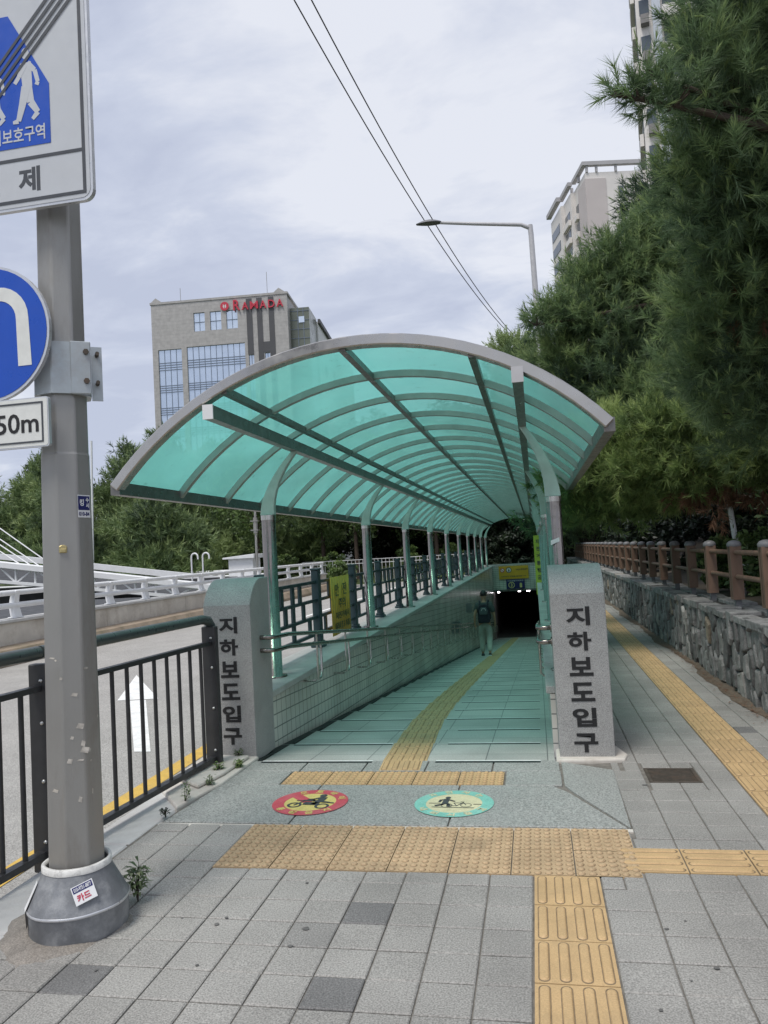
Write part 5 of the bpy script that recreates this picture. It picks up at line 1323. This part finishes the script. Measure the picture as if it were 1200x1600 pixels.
# ------------------------------------------------------------------ far side of the road
def conc_wall():
    t = thing('parapet_wall', 'low pale concrete wall along the far side of the road', 'concrete wall', (-9.7, 18, 0))
    b = MB(); y = -2.
    while y < 34.8: b.box(-9.9, y+.006, -.15, -9.6, min(y+2, 34.8)-.006, .60); y += 2
    part('body', b, CONC2, t, bevel=.01)
    b = MB(); b.box(-9.96, -2, .602, -9.55, 34.85, .665); part('cap', b, CONC, t, bevel=.01)
conc_wall()
mb = MB(); mb.prism([(-9.598, -.2), (-9.2, -.2), (-9.2, -.02), (-9.3, .16), (-9.598, .2)], lambda u, v, w: (u, w, v), -2, 34.8)
struct('gutter_kerb', mb, KERBB)
def white_rail(x0, y0, x1, y1, zb, label, step, group=None, scale=1.):
    t = thing('white_guardrail', label, 'guardrail', (x0, y0, zb), 'white guardrails')
    d = Vector((x1-x0, y1-y0, 0)); L = d.length; d.normalize(); n = Vector((-d.y, d.x, 0))
    k = int(L/step)
    for i in range(k+1):
        c = Vector((x0, y0, zb))+d*(i*L/k); b = MB(); secs = []
        for f in range(7):
            q = f/6; off = .05*math.sin(q*math.pi)*scale - .02; z = q*.52*scale; w = (.11-.05*q)*scale; hh = .055*scale
            secs.append([c+n*(off-hh)+d*(-w)+Vector((0, 0, z)), c+n*(off+hh)+d*(-w)+Vector((0, 0, z)), c+n*(off+hh)+d*w+Vector((0, 0, z)), c+n*(off-hh)+d*w+Vector((0, 0, z))])
        b.sweep(None, secs); b.box(c.x-.09, c.y-.13, zb, c.x+.09, c.y+.13, zb+.02); part('post', b, WHITEP, t, bevel=.01)
    for z in (.24, .48):
        b = MB(); b.tube([Vector((x0, y0, zb+z*scale)), Vector((x1, y1, zb+z*scale))], .055*scale, 10); part('rail', b, WHITEP, t)
white_rail(-9.75, 3.1, -9.75, 34.7, .668, 'white double-pipe guardrail on the near concrete wall across the road', 1.58)
white_rail(-26, 33.0, -12, 33.6, .55, 'far white guardrail in front of the grove', 2.3)
# truss footbridge with stay cables
def truss():
    y = 24.0; t = thing('truss_footbridge', 'white steel truss footbridge with stay cables beyond the guardrail', 'footbridge', (-18, y, 0))
    A, B = Vector((-24, y, 2.62)), Vector((-10.6, y+.6, .62))
    top = lambda f: A+(B-A)*f; bot = lambda f: top(f) - Vector((0, 0, .74*(1-.45*f)))
    b = MB(); b.bar(A, B, .34, .22); part('top_chord', b, WHITEP, t, bevel=.02)
    b = MB(); b.bar(bot(0), bot(1), .12, .10); part('bottom_chord', b, WHITEP, t)
    n = 18
    for i in range(n):
        f0, f1 = i/n, (i+1)/n
        b = MB(); b.bar(top(f0), bot(f0), .06, .06); part('vertical', b, WHITEP, t)
        b = MB(); b.bar(top(f0) if i % 2 else bot(f0), bot(f1) if i % 2 else top(f1), .05, .05); part('diagonal', b, WHITEP, t)
    off = Vector((0, 3.2, 0)); b = MB(); b.bar(A+off, B+off, .2, .22); part('top_chord', b, WHITEP, t)
    b = MB(); b.add([bot(0)+Vector((0, .2, -.1)), bot(1)+Vector((0, .2, -.1)), bot(1)+off+Vector((0, 0, .3)), bot(0)+off+Vector((0, 0, .3))], [(0, 1, 2, 3)]); b.box(-24, y+3.3, -.1, -11, y+3.4, .9)
    part('deck', b, mat('dark_grey_deck', (.05, .052, .055), .6, 0, .2, 2), t)
    M = Vector((-27, y+1.5, 8.4))
    b = MB(); b.tube([(M.x, M.y, -.2), tuple(M)], [.2, .12], 12); part('mast', b, WHITEP, t)
    for f in (.50, .455, .43, .40, .32): b = MB(); b.tube([M - Vector((0, 0, (.5-f)*14)), top(f+.07)], .022, 6); part('cable', b, WHITEP, t)
truss()
b = MB(); b.box(-24, 10, -.1, -10.2, 22.5, .42)
b.box(-24.2, 9.8, .42, -10.1, 22.7, .5)
one('sunken_roof', b, mat('dark_sheet_roof', (.045, .047, .05), .55, 0, .25, 1.5), 'dark flat roof below the white truss footbridge', 'roof')
t = thing('utility_cabinet', 'white box cabinet with a sloping lid beside the far guardrail', 'cabinet', (-11.1, 28.3, -.1))
b = MB(); b.box(-11.6, 28, -.15, -10.6, 28.8, 1.55); part('body', b, WHITEP, t, bevel=.01)
b = MB(); b.prism([(-11.78, 1.555), (-10.5, 1.555), (-10.5, 1.72), (-11.78, 1.62)], lambda u, v, w: (u, w, v), 27.85, 28.95); part('lid', b, WHITEP, t, bevel=.01)
for k, x in enumerate((-12.65, -12.2)):
    b = MB(); b.tube([(x, 27, -.1), (x, 27, 1.72)] + [(x+.13-.13*math.cos(a*math.pi/6), 27, 1.72+.13*math.sin(a*math.pi/6)) for a in range(1, 7)] + [(x+.26, 27, 1.62)], .032, 8)
    one('vent_pipe', b, WHITEP, ('left white hooked vent pipe near the cabinet', 'right white hooked vent pipe next to the cabinet')[k], 'vent pipe', 'white hooked vent pipes')
b = MB(); b.tube([(-10.45, 28, -.1), (-10.42, 28, 3.5)], .05, 8); b.tube([(-10.43, 28, 2.5), (-10.43, 28, 3.1)], .09, 8); b.box(-10.6, 27.9, 2.6, -10.3, 28.1, 2.64); b.box(-10.6, 27.9, 2.95, -10.3, 28.1, 2.99)
one('steel_mast', b, GALV, 'thin steel mast with a clamp box behind the front left canopy post', 'mast')
b = MB(); b.tube([(-24.8, 40, 0), (-24.6, 40, 8.8)], .06, 8)
one('flag_pole', b, WHITEP, 'thin white pole among the trees right of the sign pole', 'pole')
# ornamental fence and hedge at the road end
t = thing('ornamental_fence', 'pale ornamental iron fence at the end of the road', 'fence', (-8, 41, 0))
for z in (.95, 1.15):
    b = MB(); b.bar((-12.5, 40.5, z), (-2.9, 42.3, z), .03, .03); part('rail', b, WHITEP, t)
for k in range(48):
    f = k/47; b = MB(); b.bar((-12.5+9.6*f, 40.5+1.8*f, -.1), (-12.5+9.6*f, 40.5+1.8*f, 1.14), .018, .018); part('picket', b, WHITEP, t)
h1 = broad('hedge_bush', 'clipped green bush at the end of the white guardrail', 1.2, .05, .8, LEAF, 40, 110, .08, 81, 'bushes at the road end', 'bush'); h1.location = (-9.4, 37, -.1)
for (x, y, s, rz) in ((-7.2, 44.5, 1.3, 1.), (-4.9, 45, 1.3, 2.), (-11.8, 44, 1.2, 3.), (-14.5, 43.5, 1.2, 4.)): dup(h1, (x, y, .1), rz, s, 'low green bush on the lawn behind the ornamental fence')
for k in range(6):
    if k == 0:
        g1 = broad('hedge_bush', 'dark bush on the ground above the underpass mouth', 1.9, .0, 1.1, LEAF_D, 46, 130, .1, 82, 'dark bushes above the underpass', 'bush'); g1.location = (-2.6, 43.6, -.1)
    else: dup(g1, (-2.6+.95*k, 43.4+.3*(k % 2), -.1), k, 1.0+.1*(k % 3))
mb = MB(); V = []; ny, nx2 = 10, 16
for j in range(ny):
    for i in range(nx2):
        x = -46+3*i; y = 42.6+4*j; V.append((x, y, -.12+.9*(1-math.exp(-(y-42.6)/8)) + .1*math.sin(x*.7+y)))
mb.add(V, [(j*nx2+i, j*nx2+i+1, (j+1)*nx2+i+1, (j+1)*nx2+i) for j in range(ny-1) for i in range(nx2-1)], 0, 0, True)
struct('lawn', mb, LAWN)
GROOF = mat('green_sheet_roof', (.12, .36, .24), .5, 0, .1, 2)
for k, (x, y, w) in enumerate(((-22.5, 72, 4.2), (-15.5, 76, 3.6), (-31, 70, 5))):
    t = thing('park_shelter', ('green roofed shelter seen between the trunks left of the second post', 'small green roofed shelter deep in the grove', 'green roofed shelter far left behind the pines')[k], 'shelter', (x, y, 0), 'green roofed shelters')
    b = MB(); b.box(x-w/2+.2, y, -.2, x+w/2-.2, y+3, 2.5); part('wall', b, DARKIN, t)
    b = MB(); b.prism([(-.6, 2.5), (3.6, 2.5), (1.5, 3.9)], lambda u, v, q: (q, y+u, v), x-w/2, x+w/2); part('roof', b, GROOF, t)

# ------------------------------------------------------------------ street lamp and overhead wires
t = thing('street_lamp', 'tall grey street lamp with a long horizontal arm above the canopy', 'street lamp', (.78, 30, 0))
b = MB(); b.tube([(.80, 30, -.1), (.74, 30, 6), (.66, 30, 13.5), (.64, 30, 13.9)], [.15, .13, .1, .1], 12); part('pole', b, LAMPP, t)
b = MB(); b.tube([(.64, 30, 13.78), (.30, 29.9, 13.92), (-1.5, 29.7, 14.12), (-2.8, 29.5, 14.26)], [.085, .075, .065, .06], 10); part('arm', b, LAMPP, t)
b = MB(); V = []
secs = []
for i in range(9):
    f = i/8; w = .05+.17*math.sin(math.pi*min(1, f*.8+.15)); x = -2.75-1.0*f; z = 14.26+.04*f; hgt = .12*math.sin(math.pi*(f*.85+.1))
    secs.append([(x, 29.5-w, z), (x, 29.5+w, z), (x, 29.5+w*.6, z+hgt), (x, 29.5-w*.6, z+hgt)])
b.sweep(None, secs); part('lamp_head', b, mat('dark_lamp_head', (.16, .16, .17), .4, .3), t, bevel=.01)
WSAG = 1.25
for k, (a, c_) in enumerate((((-6.99, 25, 20.9), (-.41, 60, 17.4)), ((-6.37, 25, 20.78), (-.25, 60, 17.45)))):
    A, B = Vector(a), Vector(c_); pts = []
    for i in range(31): f = -.3+1.3*i/30; p = A+(B-A)*f; p.z -= 4*WSAG*f*(1-f); pts.append(p)
    b = MB(); b.tube(pts, .026, 5)
    one('overhead_wire', b, CABLE, ('lower left overhead wire crossing the sky', 'upper right overhead wire crossing the sky')[k], 'wire', 'overhead wires')

# ------------------------------------------------------------------ hotel
def frame(origin, ang):
    u = Vector((math.cos(ang), math.sin(ang), 0)); v = Vector((-math.sin(ang), math.cos(ang), 0)); o = Vector(origin)
    return lambda a, b, z: o+u*a+v*b+Vector((0, 0, z))
def fbox(b, F, a0, b0, z0, a1, b1, z1, m=0):
    V = [F(a, q, z) for z in (z0, z1) for q in (b0, b1) for a in (a0, a1)]
    b.add(V, [(0, 2, 3, 1), (4, 5, 7, 6), (0, 1, 5, 4), (2, 6, 7, 3), (0, 4, 6, 2), (1, 3, 7, 5)], m)
HSTONE = tile_mat('hotel_grey_stone', ((.41, .395, .38), (.395, .382, .366)), (.34, .33, .32), (0, 2), 1.5, .75, .035, .6, .3, 0, .05, .5, .15)
HSTONE2 = mat('hotel_dark_stone', (.075, .075, .08), .6, 0, .08, .3)
HGLASS = mat('hotel_glass', (.62, .70, .80), .08, .75, .06, .3)
HGREEN = mat('hotel_green_glass', (.16, .175, .14), .25, .3, .15, .25)
HWHITE = mat('hotel_white_panel', (.62, .62, .61), .6, 0, .05, .3)
HRED = mat('hotel_red_letters', (.52, .03, .06), .5, 0, .05, 1)
MULL = mat('window_mullion', (.2, .24, .3), .5, .3, .1, 1)
def hotel():
    F = frame((-82.3, 160, 0), .0976); H = 60.4
    t = thing('hotel_building', 'grey stone hotel with blue curtain glass and red rooftop lettering', 'hotel', (-66, 160, 0))
    b = MB(); fbox(b, F, 0, .6, -1, 31.6, 30, H-.6); fbox(b, F, 0, 0, -1, 31.6, .6, H-34)
    zs = lambda v: H-v
    # front skin with openings left as real recesses
    holes = [(9.9, 12.5, 2.6, 6.9), (13.7, 16.3, 2.6, 6.9), (17.5, 20.1, 2.6, 6.9), (1.3, 6.8, 10.5, 33.9), (8, 21.5, 10.3, 33.9), (22.3, 23.5, 13.2, 30), (26.0, 27.2, 13, 16)]
    us = sorted({0, 31.6} | {h[0] for h in holes} | {h[1] for h in holes}); vs = sorted({0, 34.0} | {h[2] for h in holes} | {h[3] for h in holes})
    for a0, a1 in zip(us, us[1:]):
        for v0, v1 in zip(vs, vs[1:]):
            if not any(h[0] <= (a0+a1)/2 <= h[1] and h[2] <= (v0+v1)/2 <= h[3] for h in holes): fbox(b, F, a0, 0, zs(v1), a1, .6, zs(v0))
    part('wall', b, HSTONE, t, fixn=False)
    b = MB(); fbox(b, F, -.2, -.15, H, 31.8, .5, H+.5); fbox(b, F, -.2, .5, H, .4, 30, H+.5); fbox(b, F, 31.2, .5, H, 31.8, 30, H+.5)
    for a in (0, 28.6): b.add([F(a, -.1, H+.5), F(a+2.6, -.1, H+.5), F(a+1.2, -.1, H+1.5), F(a, 4, H+.5), F(a+2.6, 4, H+.5), F(a+1.2, 4, H+1.5)], [(0, 1, 2), (3, 5, 4), (0, 3, 4, 1), (1, 4, 5, 2), (2, 5, 3, 0)])
    part('parapet', b, HSTONE, t)
    for k, (a, z) in enumerate(((6, 0), (26.5, 2))): b = MB(); q = F(a, 3, H+.5); b.tube([q, q+Vector((0, 0, 4+z))], .06, 6); part('antenna', b, GALV, t)
    for (a0, a1, v0, v1) in holes:
        b = MB(); fbox(b, F, a0, .35, zs(v1), a1, .45, zs(v0)); w = part('window', b, HGLASS, t)
        b = MB(); n = max(2, round((a1-a0)/1.35))
        for i in range(1, n): a = a0+(a1-a0)*i/n; fbox(b, F, a-.05, .24, zs(v1), a+.05, .345, zs(v0))
        if v1-v0 > 12:
            v = v0
            for dv in (3.0, .55, .55, .55, 3.6, .5, .5, .5, 3.6, .5, .5, .5, 3.6, .5, .5, .5):
                v += dv
                if v < v1: fbox(b, F, a0, .2, zs(v)-.07, a1, .34, zs(v)+.07)
        else: fbox(b, F, a0, .2, (zs(v0)+zs(v1))/2-.06, a1, .34, (zs(v0)+zs(v1))/2+.06); fbox(b, F, a0, .2, zs(v1), a1, .34, zs(v1)+.1)
        part('mullion', b, MULL, w)
    b = MB()
    for a0, a1, v1 in ((22.2, 23.5, 13.1), (24.6, 25.8, 34), (27.3, 28.5, 34)): fbox(b, F, a0, -.12, zs(v1), a1, -.005, zs(.4))
    fbox(b, F, 25.805, -.1, zs(12.9), 27.295, -.005, zs(10.5)); part('dark_strip', b, HSTONE2, t)
    # stepped green-glass bay and white flank
    b = MB(); fbox(b, F, 31.6, 2.5, -1, 36, 12, H-2.6)
    bay = part('glass_bay', b, HGREEN, t); b = MB()
    for k in range(14): fbox(b, F, 31.65, 2.38, H-3.4-2.1*k, 36.05, 2.48, H-3.3-2.1*k)
    for a in (33.3, 34.6): fbox(b, F, a, 2.39, H-32, a+.12, 2.47, H-2.6)
    part('mullion', b, MULL, bay)
    b = MB()
    for v in (3.7, 11.3): fbox(b, F, 33.6, 2.3, H-2.6-v+.2, 34.9, 2.37, H-2.6-v+1.6)
    part('window', b, HGLASS, t)
    b = MB(); fbox(b, F, 31.6, 12, -1, 36.3, 38, H-3.2); fbox(b, F, 30, 38, -1, 38.5, 58, H-4.5); part('rear_wing', b, HWHITE, t)
    b = MB(); fbox(b, F, 36.3, 12, H-3.6, 36.9, 38, H-2.6)
    for k, (q, v, hh) in enumerate(((14, 9, 1.6), (20, 12, 2.2), (27, 14, 3), (33, 10, 4))): fbox(b, F, 36.31, q, H-v-hh, 36.4, q+2.2, H-v)
    part('dark_recess', b, HSTONE2, t)
    b = MB(); v0 = H-1.75; R = (F(1, 0, 0)-F(0, 0, 0)); U = (0, 0, 1)
    x = 19.3
    for ch, h, w in (('R', 2.4, 1.55), ('A', 1.75, 1.5), ('M', 1.75, 1.8), ('A', 1.75, 1.5), ('D', 1.75, 1.5), ('A', 1.75, 1.5)):
        text(b, ch, F(x+w/2, -.3, v0-(2.4-h)/2), R, U, w=w, h=h, bold=.012, th=.3); x += w+.42
    part('lettering', b, HRED, t, fixn=False)
    b = MB(); cx, cz = 17.3, v0; n = 28
    for i in range(n):
        a0, a1 = 2*math.pi*i/n, 2*math.pi*(i+1)/n
        b.add([F(cx, -.32, cz), F(cx+math.cos(a0), -.32, cz+math.sin(a0)), F(cx+math.cos(a1), -.32, cz+math.sin(a1))], [(0, 1, 2)])
    em = part('emblem', b, HRED, t, fixn=False); b = MB()
    for s in (-1, 1):
        P = [(.1, -.7), (.45, -.2), (.35, .25), (.5, .6), (.1, .35), (.0, .0)]
        b.add([F(cx+s*.04+x_*s*.8 - .0, -.33, cz+z_*.8) for x_, z_ in P], [tuple(range(6))])
    part('emblem_mark', b, HWHITE, em, fixn=False)
hotel()

# ------------------------------------------------------------------ apartment towers
APW = mat('apartment_cream', (.70, .665, .63), .7, 0, .06, .3, stain=.15, stcol=(.6, .56, .52), stscale=.2)
APT = mat('apartment_taupe', (.52, .47, .45), .7, 0, .05, .3)
APG = mat('apartment_roof_grey', (.40, .39, .395), .7, 0, .06, .3)
APWIN = mat('apartment_window', (.10, .12, .14), .15, .2, .2, .3)
APPIL = mat('apartment_pale_blue', (.48, .52, .58), .6, 0, .05, .3)
APDK = mat('apartment_dark_panel', (.2, .19, .185), .7)  # even dark grey for the air conditioner boxes
def tower_far():
    F = frame((11.36, 120, 0), .21); H = 59.6
    t = thing('apartment_tower', 'cream apartment tower with a stepped roof frame behind the pines', 'apartment block', (16, 122, 0), 'apartment towers')
    b = MB(); fbox(b, F, 0, 0, -1, 9.6, 14, H-1.6); fbox(b, F, -.7, 6, -1, 0, 11, H-1.9); fbox(b, F, -1.3, 10, -1, 6, 17, H-2.2); part('wall', b, APW, t)
    b = MB(); fbox(b, F, -.1, -.12, -1, 3.1, 0.001, H-2.6); fbox(b, F, -.12, -.1, -1, -.001, 4, H-2.6); part('taupe_panel', b, APT, t)
    b = MB()
    for (a0, b0, a1, b1, z0, z1) in ((-.5, -.4, 10, .3, H-.6, H), (-.5, .3, .2, 5.9, H-.61, H-.01), (-1.2, 5.6, -.5, 11.4, H-.9, H-.3), (-1.9, 10.4, -1.1, 17.6, H-1.2, H-.5)): fbox(b, F, a0, b0, z0, a1, b1, z1)
    for a in (.1, 1.6, 4.6, 9.2): fbox(b, F, a, -.2, H-1.6, a+.35, .1, H-.6)
    for q in (3, 7): fbox(b, F, -.3, q, H-1.6, .1, q+.4, H-.6)
    part('roof_frame', b, APG, t)
    fl = 19
    for k in range(fl):
        z = H-4.9-2.9*k
        for a in (5.0, 7.6):
            b = MB(); fbox(b, F, a, -.06, z, a+.75, -.002, z+1.0); part('window', b, APWIN, t)
    for k in range(fl-1):
        z = H-6-2.9*k
        for (a, q0, q1) in ((-.0, 4.3, 5.6), (-.7, 7, 9.8), (-1.3, 11.5, 16.5)):
            b = MB(); fbox(b, F, a-.08, q0, z, a-.002, q1, z+1.5); part('window', b, APWIN, t)
        for (a, q0, q1) in ((-.0, 4.2, 5.7), (-.7, 6.5, 10)):
            b = MB(); fbox(b, F, a-.5, q0, z-1.0, a-.081, q1, z-.1); part('balcony', b, APW, t)
tower_far()
def tower_near():
    F = frame((10.25, 60, 0), -.145); H = 62
    t = thing('apartment_tower', 'tall white apartment tower rising behind the nearest pine', 'apartment block', (14, 64, 0), 'apartment towers')
    b = MB(); fbox(b, F, 0, 0, -1, 14, 14, H); part('wall', b, APW, t)
    b = MB(); fbox(b, F, 1.15, -.35, -1, 1.75, -.002, H); fbox(b, F, 5.4, -.35, -1, 6.0, -.002, H); fbox(b, F, -.3, 6, -1, -.002, 6.6, H); part('pilaster', b, APPIL, t)
    for k in range(21):
        z = 1.2+2.85*k
        for q in ((1.9, -.05, z, 5.2, -.004, z+1.7), (.25, -.05, z+.2, .95, -.004, z+1.4), (-.05, .8, z, -.004, 5.4, z+1.7), (-.05, 7.2, z, -.004, 12, z+1.7)):
            b = MB(); fbox(b, F, *q); part('window', b, APWIN, t)
        for q in ((1.85, -1.1, z-1.0, 5.3, -.06, z-.05), (-.35, .7, z-1.0, -.06, 5.5, z-.05)):
            b = MB(); fbox(b, F, *q); part('balcony', b, APW, t)
        for q in ((.3, -.6, z-.75, .9, -.06, z-.05), (-.3, 7.4, z-.7, -.06, 8.3, z)):
            b = MB(); fbox(b, F, *q); part('air_conditioner', b, APDK, t)
tower_near()
